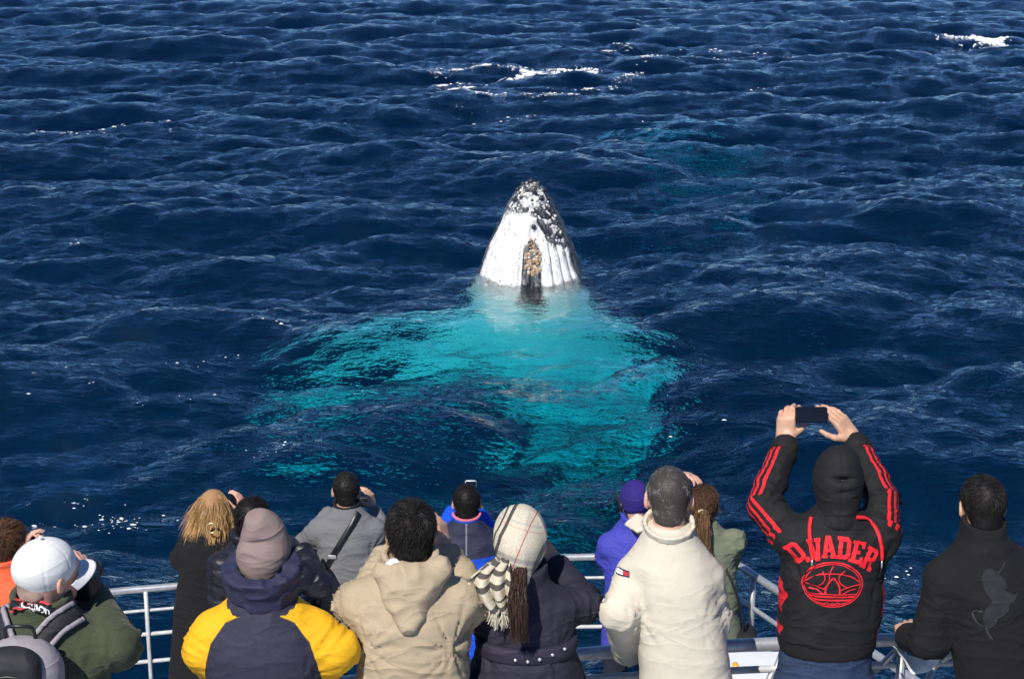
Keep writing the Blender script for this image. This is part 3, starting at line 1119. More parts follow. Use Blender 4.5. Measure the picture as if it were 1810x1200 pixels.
def cloth_mat(name, col, rough=.85, noise=.12, scale=60, bump=.002, panels=(), sheen=.0, spec=.3, crease=.0045):
    """fabric; panels = [(attribute, threshold, colour, soft)] painted where attribute > threshold"""
    m, t, out = new_mat(name)
    n = NB(t)
    tc = n.n('TexCoord').outputs['Object']
    f1 = n.noise(tc, scale, 2.0, .6)
    f2 = n.noise(tc, 7.0, 3.0, .6)
    f = n.math('ADD', n.math('MULTIPLY', f1, .6), n.math('MULTIPLY', f2, .4))
    c = n.mix(n.ss(f, .3, .7), tuple(x * (1 - noise) for x in col), tuple(min(1, x * (1 + noise)) for x in col))
    for (a, th, pc, soft) in panels:
        k = n.ss(n.attr(a), th - soft, th + soft)
        pcol = n.mix(n.ss(f, .3, .7), tuple(x * (1 - noise * .7) for x in pc), tuple(min(1, x * (1 + noise * .7)) for x in pc))
        c = n.mix(k, c, pcol)
    b = n.n('BsdfPrincipled', ins={'Base Color': c, 'Roughness': rough})
    b.inputs['Specular IOR Level'].default_value = spec
    if sheen:
        b.inputs['Sheen Weight'].default_value = sheen
    # sharp cloth creases: thin ridges in warped, stretched noise
    hsum = n.math('MULTIPLY', f1, .06)
    for (sc, rot, scale_, amp_) in (((1.0, 1.0, 2.6), (0, .35, .2), 4.0, 1.0), ((1.0, 1.0, 2.2), (0, -.6, .8), 6.5, .6)):
        mp = n.n('Mapping', ins={'Vector': tc, 'Rotation': rot, 'Scale': sc}).outputs[0]
        nz = n.n('TexNoise', ins={'Vector': mp, 'Scale': scale_, 'Detail': 1.0, 'Roughness': .5, 'Distortion': .6}).outputs[0]
        rd = n.math('SUBTRACT', 1.0, n.math('MULTIPLY', n.math('ABSOLUTE', n.math('SUBTRACT', nz, .5)), 5.0))
        rd = n.math('POWER', n.math('MAXIMUM', rd, 0.0), 2.0)
        hsum = n.math('ADD', hsum, n.math('MULTIPLY', rd, amp_))
    bp = n.n('Bump', ins={'Height': hsum, 'Distance': crease, 'Strength': .8})
    t.links.new(bp.outputs[0], b.inputs['Normal'])
    t.links.new(b.outputs[0], out.inputs[0])
    return m


def hair_mat(name, col, tip=None, rough=.55):
    m, t, out = new_mat(name)
    n = NB(t)
    tc = n.n('TexCoord').outputs['Object']
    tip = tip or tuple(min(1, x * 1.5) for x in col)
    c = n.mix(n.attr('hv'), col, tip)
    b = n.n('BsdfPrincipled', ins={'Base Color': c, 'Roughness': rough})
    b.inputs['Specular IOR Level'].default_value = .22
    t.links.new(b.outputs[0], out.inputs[0])
    return m


def ribbons(paths, width, rng, taper=.25, twist=None):
    """paths (n, k, 3) -> flat tapered blades, two-sided; returns V, F, per-vertex random"""
    n, k = paths.shape[:2]
    tan = np.gradient(paths, axis=1)
    tan /= np.linalg.norm(tan, axis=2, keepdims=True) + 1e-9
    side = rng.normal(size=(n, 1, 3)) if twist is None else twist[:, None, :]
    side = side - tan * (side * tan).sum(-1, keepdims=True)
    side /= np.linalg.norm(side, axis=2, keepdims=True) + 1e-9
    wv = np.asarray(width).reshape(-1, 1, 1) * np.linspace(1, taper, k)[None, :, None] * .5
    V = np.stack([paths - side * wv, paths + side * wv], 2).reshape(-1, 3)
    b = (np.arange(n)[:, None] * k + np.arange(k - 1)[None, :]) * 2
    F = np.stack([b, b + 1, b + 3, b + 2], -1).reshape(-1, 4)
    hv = np.repeat(rng.random(n), k * 2)
    return V.astype(np.float32), F, hv


def scalp_sdf(t=.008, low=-.078, front=.065):
    """the volume hair fills, in the head frame"""
    e = ell((0, -.016, .034), (.076 + t, .097 + t, .087 + t))
    nk = ell((0, -.062, -.045), (.055 + t * .5, .045 + t * .5, .05))
    e2 = union([e, nk], .03)
    sl = (front - low) / .19

    def f(p):
        pl = (low + (p[..., 1] + .1) * sl) - p[..., 2]
        ear = np.sqrt((p[..., 1] / .026) ** 2 + ((p[..., 2] + .008) / .04) ** 2) - 1
        d = e2(p)
        d = -smin(-d, -pl, .012)
        return -smin(-d, ear * .03 + np.clip(.05 - np.abs(p[..., 0]), 0, 1) * 2, .008)
    return f


def short_hair(p, col, seed=1, t=.009, length=.03, n=5200, lift=.35, low=-.078, front=.065, whorl=(.012, -.085, .075), tip=None, wind=(0, 0, 0), thin=0.0, w=.0022, mess=1.0):
    rng = np.random.default_rng(seed)
    V, F = skin(scalp_sdf(t, low, front), (-.12, -.15, -.14), (.12, .13, .16), .0055)
    N = vnormals(V, F)
    d = fbm(V * 40, seed, 2) * .0022
    V2 = V + N * d[:, None]
    wh = np.array(whorl)
    dist = np.linalg.norm(V - wh, axis=1)
    # strands
    fi = rng.integers(0, len(F), n)
    wgt = rng.dirichlet((1, 1, 1, 1), n)
    R = (V[F[fi]] * wgt[..., None]).sum(1)
    RN = (N[F[fi]] * wgt[..., None]).sum(1)
    RN /= np.linalg.norm(RN, axis=1, keepdims=True) + 1e-9
    keep = (np.linalg.norm(R - wh, axis=1) > .012 * (1 + rng.random(n))) & (RN[:, 2] > -.75)
    if thin: keep &= rng.random(n) > thin * np.exp(-(np.linalg.norm(R - wh, axis=1) / .05) ** 2)
    R, RN = R[keep], RN[keep]
    fl = R - wh
    fl = fl / (np.linalg.norm(fl, axis=1, keepdims=True) + 1e-6) + np.array([0, 0, -.35]) + np.array(wind)
    fl += mess * rng.normal(scale=.35, size=fl.shape) + mess * .5 * np.stack([fbm(R * 30, seed + k, 2) for k in (1, 2, 3)], -1)
    fl = fl - RN * (fl * RN).sum(1, keepdims=True)
    fl /= np.linalg.norm(fl, axis=1, keepdims=True) + 1e-9
    ln = length * rng.uniform(.6, 1.25, len(R)) * np.clip((R[:, 2] - low + .03) / .1, .35, 1)
    k = np.linspace(0, 1, 4)[None, :, None]
    dirn = fl + RN * lift
    paths = R[:, None, :] - RN[:, None, :] * .003 + dirn[:, None, :] * ln[:, None, None] * k - RN[:, None, :] * (lift * .5 * ln[:, None, None] * k * k)
    HV, HF, hv = ribbons(paths, w, rng)
    allV = np.vstack([V2, HV]); allF = np.vstack([F, HF + len(V2)])
    me = np_mesh('hair', p.HP(allV), allF, {'hv': np.concatenate([.25 * np.clip(1 - dist / .02, 0, 1), hv])})
    return p.add('hair', me, hair_mat('hair', col, tip))


# ------------------------------------------------------------------ things laid on a sewn surface
def bvh_of(o):
    me = o.data
    n = len(me.vertices)
    co = np.empty(n * 3, np.float32); me.vertices.foreach_get('co', co)
    k = me.loops[0:0]
    fl = np.empty(len(me.loops), np.int32); me.loops.foreach_get('vertex_index', fl)
    return BVHTree.FromPolygons(co.reshape(-1, 3).tolist(), fl.reshape(-1, 4).tolist())


def lay(bvh, pts2, origin_y=-1.0, direction=(0, 1, 0), off=.003, frame=None):
    """drop (x, z) points on the surface from behind; returns 3-D points"""
    out = []
    last = None
    for (x, z) in pts2:
        h = bvh.ray_cast(Vector((x, origin_y, z)), Vector(direction))
        if h[0] is None:
            h = bvh.find_nearest(Vector((x, 0 if last is None else last.y, z)))
        last = h[0]
        nn = h[1] if h[1].y < 0.2 else -h[1]
        out.append(h[0] + nn * off)
    return out


def lay_px(p, bvh, pix, off=.004):
    """drop photo pixels on a worn surface along the line of sight; local points and normals"""
    o = p.L(Vector((0, 0, CAM_H)))
    pts, nrm = [], []
    for (x, y) in pix:
        d = (p.L(P0(x, y, 5.0)) - o).normalized()
        h = bvh.ray_cast(o, d)
        if h[0] is None:
            h = bvh.find_nearest(o + d * ((pts[-1] - o).length if pts else (p.base - Vector((0, 0, CAM_H))).length))
        n = h[1] if h[1].dot(d) < 0 else -h[1]
        pts.append(h[0] + n * off); nrm.append(n)
    return pts, nrm


def smooth_line(pix, m=8):
    return [(v.x, v.y) for v in catmull([Vector((x, y, 0)) for x, y in pix], m)]


def patch_mesh(name, outlines, bvh, step=.008, off=.003, thick=.0015):
    """flat print: closed outlines (lists of (x, z)), the second and later ones holes if inside; laid on a surface"""
    vs, es = [], []
    for ol in outlines:
        b = len(vs)
        dense = []
        for i in range(len(ol)):
            a, c = ol[i], ol[(i + 1) % len(ol)]
            m = max(1, int(math.hypot(c[0] - a[0], c[1] - a[1]) / step))
            dense += [(a[0] + (c[0] - a[0]) * q / m, a[1] + (c[1] - a[1]) * q / m) for q in range(m)]
        vs += dense
        es += [(b + i, b + (i + 1) % len(dense)) for i in range(len(dense))]
    xs = [v[0] for v in vs]; zs = [v[1] for v in vs]
    for x in np.arange(min(xs), max(xs), step):
        for z in np.arange(min(zs), max(zs), step):
            vs.append((float(x) + .0007, float(z) + .0003))
    r = mgeo.delaunay_2d_cdt([Vector(v) for v in vs], es, [], 0, 1e-5)
    cv, cf = r[0], r[2]

    def inside(pt):
        c = False
        for ol in outlines:
            for i in range(len(ol)):
                x1, y1 = ol[i]; x2, y2 = ol[(i + 1) % len(ol)]
                if (y1 > pt[1]) != (y2 > pt[1]) and pt[0] < (x2 - x1) * (pt[1] - y1) / (y2 - y1) + x1: c = not c
        return c
    faces = [f for f in cf if inside(((cv[f[0]][0] + cv[f[1]][0] + cv[f[2]][0]) / 3, (cv[f[0]][1] + cv[f[1]][1] + cv[f[2]][1]) / 3))]
    used = sorted({i for f in faces for i in f})
    mp = {o: k for k, o in enumerate(used)}
    P3 = lay(bvh, [cv[i] for i in used], off=off)
    me = np_mesh(name, [tuple(q) for q in P3], [[mp[i] for i in f] for f in faces])
    return me


def stroke(pts, wd, closed=False):
    """outline of a thick polyline in (x, z)"""
    L, R = [], []
    n = len(pts)
    for i, pnt in enumerate(pts):
        a = pts[(i - 1) % n] if (closed or i > 0) else pnt
        b = pts[(i + 1) % n] if (closed or i < n - 1) else pnt
        tx, tz = b[0] - a[0], b[1] - a[1]
        l = math.hypot(tx, tz) + 1e-9
        nx, nz = -tz / l * wd / 2, tx / l * wd / 2
        L.append((pnt[0] + nx, pnt[1] + nz)); R.append((pnt[0] - nx, pnt[1] - nz))
    if closed: return [L, R]
    return [L + R[::-1]]


def tube_mesh(name, pts, rad, seg=10, closed=False, caps=True):
    """smooth tube along points; rad number or list"""
    pts = [Vector(q) for q in pts]
    n = len(pts)
    rad = [rad] * n if not hasattr(rad, '__len__') else rad
    V = []
    up = None
    for i, q in enumerate(pts):
        a = pts[i - 1] if i > 0 else (pts[-1] if closed else q)
        b = pts[(i + 1) % n] if (i < n - 1 or closed) else q
        t = (b - a).normalized()
        if up is None:
            up = t.orthogonal().normalized()
        up = (up - t * up.dot(t)).normalized()
        sd = t.cross(up)
        for j in range(seg):
            w_ = 2 * math.pi * j / seg
            V.append(q + (up * math.cos(w_) + sd * math.sin(w_)) * rad[i])
    F = grid_faces(n, seg, wrap=True)
    if closed:
        r = np.arange(seg); r2 = (r + 1) % seg
        F = np.vstack([F, np.stack([(n - 1) * seg + r, (n - 1) * seg + r2, r2, r], -1)])
    elif caps:
        V += [pts[0], pts[-1]]
        r = np.arange(seg); r2 = (r + 1) % seg
        c0, c1 = n * seg, n * seg + 1
        F = np.vstack([F, np.stack([np.full(seg, c0), r2, r, np.full(seg, c0)], -1), np.stack([np.full(seg, c1), (n - 1) * seg + r, (n - 1) * seg + r2, np.full(seg, c1)], -1)])
        me = bpy.data.meshes.new(name)
        me.from_pydata([tuple(v) for v in V], [], [tuple(dict.fromkeys(int(i) for i in f)) for f in F])
        for pl in me.polygons: pl.use_smooth = True
        return me
    return np_mesh(name, [tuple(v) for v in V], F)


def band_mesh(name, pts, nrm, wd, th):
    """flat strap along points with face normals nrm, width wd, thickness th"""
    V = []
    n = len(pts)
    for i in range(n):
        a, b = pts[max(0, i - 1)], pts[min(n - 1, i + 1)]
        t = (Vector(b) - Vector(a)).normalized()
        nn = Vector(nrm[i]); nn = (nn - t * nn.dot(t)).normalized()
        sd = t.cross(nn)
        q = Vector(pts[i])
        w_ = wd[i] if hasattr(wd, '__len__') else wd
        for (u, v) in ((-.5, 0), (-.46, 1), (0, 1.15), (.46, 1), (.5, 0), (0, -.3)):
            V.append(q + sd * (u * w_) + nn * (v * th))
    return np_mesh(name, [tuple(v) for v in V], grid_faces(n, 6, wrap=True))


def sdf_mesh(name, f, lo, hi, h, sm=1):
    V, F = skin(f, lo, hi, h)
    return np_mesh(name, smooth_mesh(V, F, sm), F)


# ================================================================== the boat: decks and railings
DECK_LOW, DECK_UP = 2.87, 4.35
RZ = 4.0
M_RAIL = simple_mat('brushed_aluminium', (0.50, 0.51, 0.52), .36, .5, noise=.10, scale=22, bump=.0008, metal=.55)
M_RAILP = simple_mat('painted_rail', (0.56, 0.57, 0.56), .45, .5, noise=.12, scale=25, bump=.0008, metal=.1)
M_DECK = simple_mat('deck_paint', (0.42, 0.43, 0.43), .8, .3, noise=.15, scale=14, bump=.002)
M_WHITE = simple_mat('white_gelcoat', (0.78, 0.78, 0.76), .35, .5, noise=.04, scale=6)
M_BLACK = simple_mat('black_plastic', (0.012, 0.012, 0.014), .38, .5, noise=.2, scale=50)
M_YELLOW = simple_mat('yellow_plastic', (0.72, 0.40, 0.03), .5, .5, noise=.1, scale=30)


boat = empty('boat', (0, 3.0, 0))
tag(boat, 'boat with grey viewing decks and pale metal railings carrying all the people', 'boat')


def aboard(o):
    o.parent = boat
    o.matrix_parent_inverse = Matrix.Translation(-boat.location)
    return o


def prism(name, outline, z0, z1, mat, kind=None, label=None):
    me = bpy.data.meshes.new(name)
    b = bmesh.new()
    lo = [b.verts.new((x, y, z0)) for x, y in outline]
    hi = [b.verts.new((x, y, z1)) for x, y in outline]
    b.faces.new(hi); b.faces.new(lo[::-1])
    for i in range(len(lo)):
        j = (i + 1) % len(lo)
        b.faces.new((lo[i], lo[j], hi[j], hi[i]))
    bmesh.ops.recalc_face_normals(b, faces=b.faces)
    b.to_mesh(me); b.free()
    o = link_obj(name, me, mat=mat)
    return aboard(o)


_front = [PZ(px, py, RZ) for px, py in ((-260, 1118), (0, 1075), (180, 1048), (330, 1034), (660, 1004), (1000, 985), (1286, 985))]
_corner = _front[-1]
_side = [PZ(px, py, RZ) for px, py in ((1286, 985), (1372, 1042), (1600, 1190))]
_side.append(_side[-1] + (_side[-1] - _side[-2]) * .7)
deck_outline = [(v.x, v.y + .06) for v in _front] + [(v.x + .06, v.y) for v in _side] + [(4.2, 4.2), (4.3, -3.0), (-4.9, -3.0), (-4.9, 5.5), (-4.7, 7.4)]
prism('fore_deck', deck_outline, DECK_LOW - .12, DECK_LOW, M_DECK, label='grey painted fore deck of the boat')
hull_outline = [(x * .93 - .04, y - .25) for x, y in deck_outline]
prism('hull', hull_outline, -0.9, DECK_LOW - .122, M_WHITE, label='white hull under the fore deck')
_r = [PZ(px, py, 5.30) for px, py in ((-80, 1290), (330, 1240), (700, 1195), (880, 1172), (1060, 1153), (1330, 1139), (1590, 1130), (1810, 1122), (2050, 1116))]
up_outline = [(v.x, v.y - .05 + .12) for v in _r] + [(3.3, 3.2), (3.3, -3.0), (-4.3, -3.0), (-4.3, 4.2)]
prism('upper_deck', up_outline, DECK_UP - .10, DECK_UP, M_DECK, label='grey upper viewing deck')
prism('cabin', [(x * .97, y - .15) for x, y in up_outline], DECK_LOW + .002, DECK_UP - .102, M_WHITE, label='white cabin front under the upper deck')


def lerp_path(pts, m=10):
    return catmull(pts, m)


# bow railing across the front
fr = empty('bow_railing', (_front[2].x, _front[2].y, DECK_LOW))
aboard(fr)['label'] = 'pale metal railing with four bars running across the bow'


def rail_bar(name, pts, r, parent, mat, dz=0.0):
    o = parent
    me = tube_mesh(name, [Vector((v.x, v.y, v.z + dz)) - o.location for v in pts], r, 12)
    return link_obj(name, me, o, mat)


fpath = lerp_path(_front, 8)
for k, (dz, r) in enumerate(((0, .022), (-.14, .0095), (-.295, .0125), (-.475, .0125))):
    rail_bar('top_rail' if k == 0 else 'rail_bar', fpath, r, fr, M_RAIL if k == 0 else M_RAILP, dz)


def post_at(pts, px, parent, r, z_top, z_bot, mat):
    best = min(pts, key=lambda v: abs(905 + F_PX * v.x / ((v.y) * CP + (CAM_H - v.z) * SP) - px))
    a = Vector((best.x, best.y - .012, z_top)) - parent.location
    b = Vector((best.x, best.y - .012, z_bot)) - parent.location
    o = link_obj('post', tube_mesh('post', [a.lerp(b, t) for t in (0, .3, .6, 1)], r, 12), parent, mat)
    # welded foot plate and saddle
    link_obj('foot_plate', tube_mesh('foot_plate', [b + Vector((0, 0, .012)), b], r * 2.2, 16), parent, mat)
    return o


_dense = lerp_path(_front, 60)
for px in (-150, 258, 560, 770, 1000, 1175):
    post_at(_dense, px, fr, .0125, RZ - .01, DECK_LOW, M_RAILP)

# side railing coming back toward the cabin
sr = empty('side_railing', (_side[1].x, _side[1].y, DECK_LOW))
aboard(sr)['label'] = 'metal side railing slanting down behind the red lettered hooded top'
spath = lerp_path([v + Vector((.012, -.03, 0)) for v in _side], 8)
for k, (dz, r) in enumerate(((0, .024), (-.215, .0155), (-.43, .0155), (-.66, .0155))):
    rail_bar('top_rail' if k == 0 else 'rail_bar', spath, r, sr, M_RAIL, dz)
_dense2 = lerp_path([v + Vector((.012, -.03, 0)) for v in _side], 60)
for px in (1331, 1500, 1640):
    post_at(_dense2, px, sr, .0185, RZ, DECK_LOW, M_RAIL)

# railing of the upper deck
ur = empty('upper_railing', (_r[3].x, _r[3].y, DECK_UP))
aboard(ur)['label'] = 'thick bright metal railing with diagonal braces beyond the cream jacket'
upath = lerp_path(_r, 8)
rail_bar('top_rail', upath, .026, ur, M_RAIL)
rail_bar('rail_bar', upath, .0145, ur, M_RAILP, -.105)
rail_bar('rail_bar', upath, .0145, ur, M_RAILP, -.40)
_dense3 = lerp_path(_r, 60)
for px in (360, 980, 1215, 1395, 1592, 1790):
    post_at(_dense3, px, ur, .018, 5.28, DECK_UP, M_RAIL)


def on_rail(px, z):
    best = min(_dense3, key=lambda v: abs(905 + F_PX * v.x / ((v.y) * CP + (CAM_H - v.z) * SP) - px))
    return Vector((best.x, best.y, z))


for (pa, za, pb, zb) in ((1385, 5.26, 1335, 4.9), (1372, 5.19, 1345, 5.05), (1548, 5.17, 1600, 5.29), (1575, 4.95, 1598, 5.19), (1655, 5.18, 1612, 4.92), (1720, 5.29, 1655, 5.18)):
    a = on_rail(pa, za) - ur.location; b = on_rail(pb, zb) - ur.location
    link_obj('brace', tube_mesh('brace', [a, a.lerp(b, .5), b], .0135, 10), ur, M_RAIL)

# white locker with a yellow handle seen between the two railings
_lk = PZ(1337, 1176, 4.4)
lk = empty('deck_locker', (_lk.x, _lk.y, DECK_LOW))
tag(lk, 'white deck locker with a yellow handle behind the upper railing', 'locker')


def box_mesh(name, c, h, r=.012, R=None, vox=None):
    b = bmesh.new()
    bmesh.ops.create_cube(b, size=1.0, matrix=Matrix.Translation(Vector(c)) @ Matrix.Diagonal((*[2 * x for x in h], 1)))
    bmesh.ops.bevel(b, geom=b.edges[:], offset=min(r, min(h) * .9), segments=3, affect='EDGES', profile=.6)
    me = bpy.data.meshes.new(name); b.to_mesh(me); b.free()
    for pl in me.polygons: pl.use_smooth = True
    return me


link_obj('cabinet', box_mesh('cabinet', (0, 0, .73), (.20, .20, .73), .02), lk, M_BLACK)
link_obj('lid', box_mesh('lid', (0, 0, 1.485), (.21, .21, .024), .02), lk, M_WHITE)
link_obj('handle', box_mesh('handle', (-.10, .02, 1.52), (.014, .025, .012), .012), lk, M_YELLOW)
# ================================================================== the people
ROW1 = 'people on the upper deck'
ROW2 = 'people along the bow railing'


def torso(p, hem=.78, hemw=(.215, .155), waist=(.195, .15), chest=(.215, .15), sh=(.19, .125), top=(.115, .095), neckw=(.075, .075), hipc=(0, 0), pw=2.3, back=0.0):
    nk = p.neck
    hz = .93

    def c(z):
        t = min(max((z - hz) / (nk.z - hz), -.2), 1)
        return (hipc[0] + (nk.x - hipc[0]) * t, hipc[1] + (nk.y - hipc[1]) * t)
    zz = [(hem, hemw), (max(hem + .06, 1.02), waist), (nk.z - .30, chest), (nk.z - .19, (chest[0] * .97, chest[1] * .98)), (nk.z - .12, sh), (nk.z - .055, top), (nk.z + .02, neckw)]
    return loft([(z, c(z)[0], c(z)[1] - back, a, b) for z, (a, b) in zz], pw)


def sleeves(p, r=(.082, .070, .058), cuff=.008, sh_k=.05, sides=(-1, 1), neck_r=.07):
    out = []
    nk = p.neck
    for sd in sides:
        if sd not in p.arms: continue
        sh, el, wr_ = p.arms[sd]
        out.append((rcone((nk.x + sd * .05, nk.y, nk.z - .075), sh, neck_r, r[0] * .95), sh_k))
        out.append((rcone(sh, el, r[0], r[1]), .022))
        u = (wr_ - el).normalized()
        out.append((rcone(el, wr_ + u * .03, r[1], r[2], cut_b=cuff - .03), .025))
    return out


def trousers(p, mat, seed=3, top=None, feet=(.11, .12), vox=.018, wid=.088, shoe=None, name='trousers', knee=.03):
    fk = [(ell((0, 0, .93), (.175, .125, .13)), 0)]
    if top: fk.append((loft([(.85, 0, 0, .172, .128), (top, 0, 0, .168, .128)], 2.2), .03))
    for sx, ft in ((-1, -feet[0]), (1, feet[1])):
        h_ = Vector((sx * .085, 0, .88)); k_ = Vector((ft * .95, knee, .5)); a_ = Vector((ft, -.02, .10))
        fk += [(rcone(h_, k_, wid + .012, wid - .018), .05), (rcone(k_, a_, wid - .018, wid - .026, cut_b=.02), .03)]
    V, F = skin(union_k(fk), (-.32, -.22, .03), (.32, .22, 1.12), vox)
    V = smooth_mesh(V, F, 1)
    N = vnormals(V, F)
    V = V + N * (.007 * (ridge(V * np.array([5, 5, 11]), seed) - .5) + .004 * (ridge(V * np.array([9, 5, 6]) + 2, seed + 2) - .5))[:, None]
    p.add(name, np_mesh(name, V, F), mat)
    for sx, ft in ((-1, -feet[0]), (1, feet[1])):
        f = union_k([(rcone((ft, -.06, .045), (ft * 1.08, .15, .038), .045, .038), 0), (ell((ft, -.02, .085), (.045, .06, .05)), .03)])
        g = lambda q, f=f: np.maximum(f(q), -q[..., 2] + .002)
        p.add('shoe', sdf_mesh('shoe', g, (ft - .12, -.18, -.01), (ft + .12, .26, .17), .014), shoe or M_BLACK)


M_JEANS = cloth_mat('jeans', (0.025, 0.045, 0.095), .85, .25, 70, .002)
M_NAVYPANTS = cloth_mat('navy_trousers', (0.016, 0.017, 0.028), .85, .15)
M_DARKPANTS = cloth_mat('dark_trousers', (0.014, 0.014, 0.016), .85, .15)
M_LIGHTJEANS = cloth_mat('pale_jeans', (0.09, 0.17, 0.30), .85, .2)


def std_shoulders(p, w=.155, drop=.125, f=.0):
    nk = p.neck
    return {sd: Vector((nk.x + sd * w, nk.y + f, nk.z - drop - .02)) for sd in (-1, 1)}


def phone(name, c, w, h, t, R, body, label, cat='phone', group=None, screen=True, root_rot=None):
    """slab phone: c world centre, R columns = (long axis, short axis, outward face of the screen)"""
    o = empty(name, c)
    tag(o, label, cat, group)
    Rm = np.asarray(R, np.float32)
    b = bmesh.new()
    bmesh.ops.create_cube(b, size=1.0, matrix=Matrix.Diagonal((w, h, t, 1)))
    bmesh.ops.bevel(b, geom=b.edges[:], offset=t * .45, segments=3, affect='EDGES')
    me = bpy.data.meshes.new('casing'); b.to_mesh(me); b.free()
    M4 = Matrix([[*Rm[0], 0], [*Rm[1], 0], [*Rm[2], 0], [0, 0, 0, 1]])
    me.transform(M4)
    for pl in me.polygons: pl.use_smooth = True
    link_obj('casing', me, o, body)
    if screen:
        s2 = box_mesh('screen', (0, 0, t * .5), (w * .47, h * .46, .0012), .0008)
        s2.transform(M4)
        link_obj('screen', s2, o, M_SCREEN)
        cm = tube_mesh('camera_lens', [(w * .38, h * .3, -t * .5 - .001), (w * .38, h * .3, -t * .5 - .004)], .006, 12)
        cm.transform(M4)
        link_obj('camera_lens', cm, o, M_SCREEN)
    return o


M_SCREEN = simple_mat('dark_glass', (0.006, 0.007, 0.010), .08, .5)
M_PHONE_BLK = simple_mat('phone_black', (0.012, 0.012, 0.014), .3, .5)
M_PHONE_WHT = simple_mat('phone_white', (0.80, 0.80, 0.80), .3, .5)
ASIAN = (0.56, 0.33, 0.215)
PALE = (0.64, 0.36, 0.27)
BLACK_HAIR = (0.006, 0.0055, 0.005)
BLACK_TIP = (0.03, 0.026, 0.022)


def W_(p, local):
    """local -> world"""
    return Vector((rotz(p.yaw) @ np.array(local, np.float32)).tolist()) + p.base


# ------------------------------------------------------------------ person in the tan hooded jacket
def tan_person():
    p = Person('person with black hair in a tan hooded jacket, elbows raised and hands at the face', P(727, 945, 3.86), DECK_UP, 0, 0.0, -.12, .03, hs=.97, skin_col=ASIAN, group=ROW1)
    S = std_shoulders(p, .165, .12)
    p.arm(-1, S[-1], p.J(630, 1080, .05), p.J(690, 985, .27))
    p.arm(1, S[1], p.J(838, 1066, .05), p.J(786, 982, .25))
    # the right hand shows beside the ear; the left is hidden by the head
    p.hand(p.J(787, 972, .26), p.J(776, 918, .30) - p.J(787, 972, .26), (-1, .5, 0), (-.2, -1, 0.2), curl=(.45, .5, .5, .55))
    p.hand(p.J(690, 982, .28), p.J(698, 925, .33) - p.J(690, 982, .28), (1, .5, 0), (.2, -1, 0.2), curl=(.45, .5, .5, .55))
    p.build_body()
    m = cloth_mat('tan_cotton', (0.41, 0.325, 0.215), .8, .05, 90, .0015, crease=.005)
    seam = lambda V, N, at, aw, a: 0
    nk = p.neck
    fks = [(torso(p, .76, (.205, .16), (.195, .155), (.205, .155), (.175, .13)), 0)] + sleeves(p, (.084, .076, .060), neck_r=.062) + [(ring((nk.x, nk.y + .01, nk.z + .015), .088, .083, .04, .012, -.25), .02)]
    # sewn yoke line across the back
    q = lambda V, N, at, aw: -.004 * np.exp(-((V[:, 2] - (nk.z - .36) - .006 * np.sin(V[:, 0] * 20)) / .006) ** 2) * (N[:, 1] < -.2) * (1 - aw)
    jk = p.garment('jacket', fks, m, .0095, wr=(.011, 5.0), seed=21, fold=1.7, quilt=q)
    # hood hanging on the back
    B = nk
    hf = union_k([(rcone((B.x - .095, B.y - .045, B.z - .005), (B.x - .01, B.y - .135, B.z - .155), .036, .032), 0),
                  (rcone((B.x + .10, B.y - .045, B.z + .005), (B.x + .005, B.y - .135, B.z - .155), .036, .032), .05),
                  (ell((B.x, B.y - .085, B.z - .04), (.09, .055, .085)), .04),
                  (rcone((B.x - .09, B.y - .055, B.z + .008), (B.x + .095, B.y - .055, B.z + .016), .028, .028), .04)])
    hf = sub(hf, ell((B.x - .005, B.y - .0, B.z + .055), (.085, .075, .055)), .02)

    def post(V, N):
        f1 = ridge(np.stack([V[:, 0] * 6 + V[:, 2] * 3, V[:, 1] * 4, V[:, 2] * 10 - V[:, 0] * 5], -1), 77)
        return V + N * (.018 * (f1 - .5) + .008 * (ridge(V * np.array([14, 8, 14]), 78) - .5))[:, None]
    hd = p.garment('hood', [(hf, 0)], m, .0075, (B.x - .22, B.y - .26, B.z - .26), (B.x + .22, B.y + .12, B.z + .13), (.003, 8), 5, post=post)
    # white lining showing at the neck
    p.add('lining', sdf_mesh('lining', ell((B.x - .045, B.y - .045, B.z + .012), (.045, .032, .032), rotz(.5)), (B.x - .14, B.y - .14, B.z - .05), (B.x + .05, B.y + .04, B.z + .09), .008), cloth_mat('white_lining', (.75, .75, .74)))
    trousers(p, M_DARKPANTS)
    short_hair(p, BLACK_HAIR, 31, .009, .030, 10000, .42, tip=BLACK_TIP, whorl=(.014, -.075, .085))
    return p


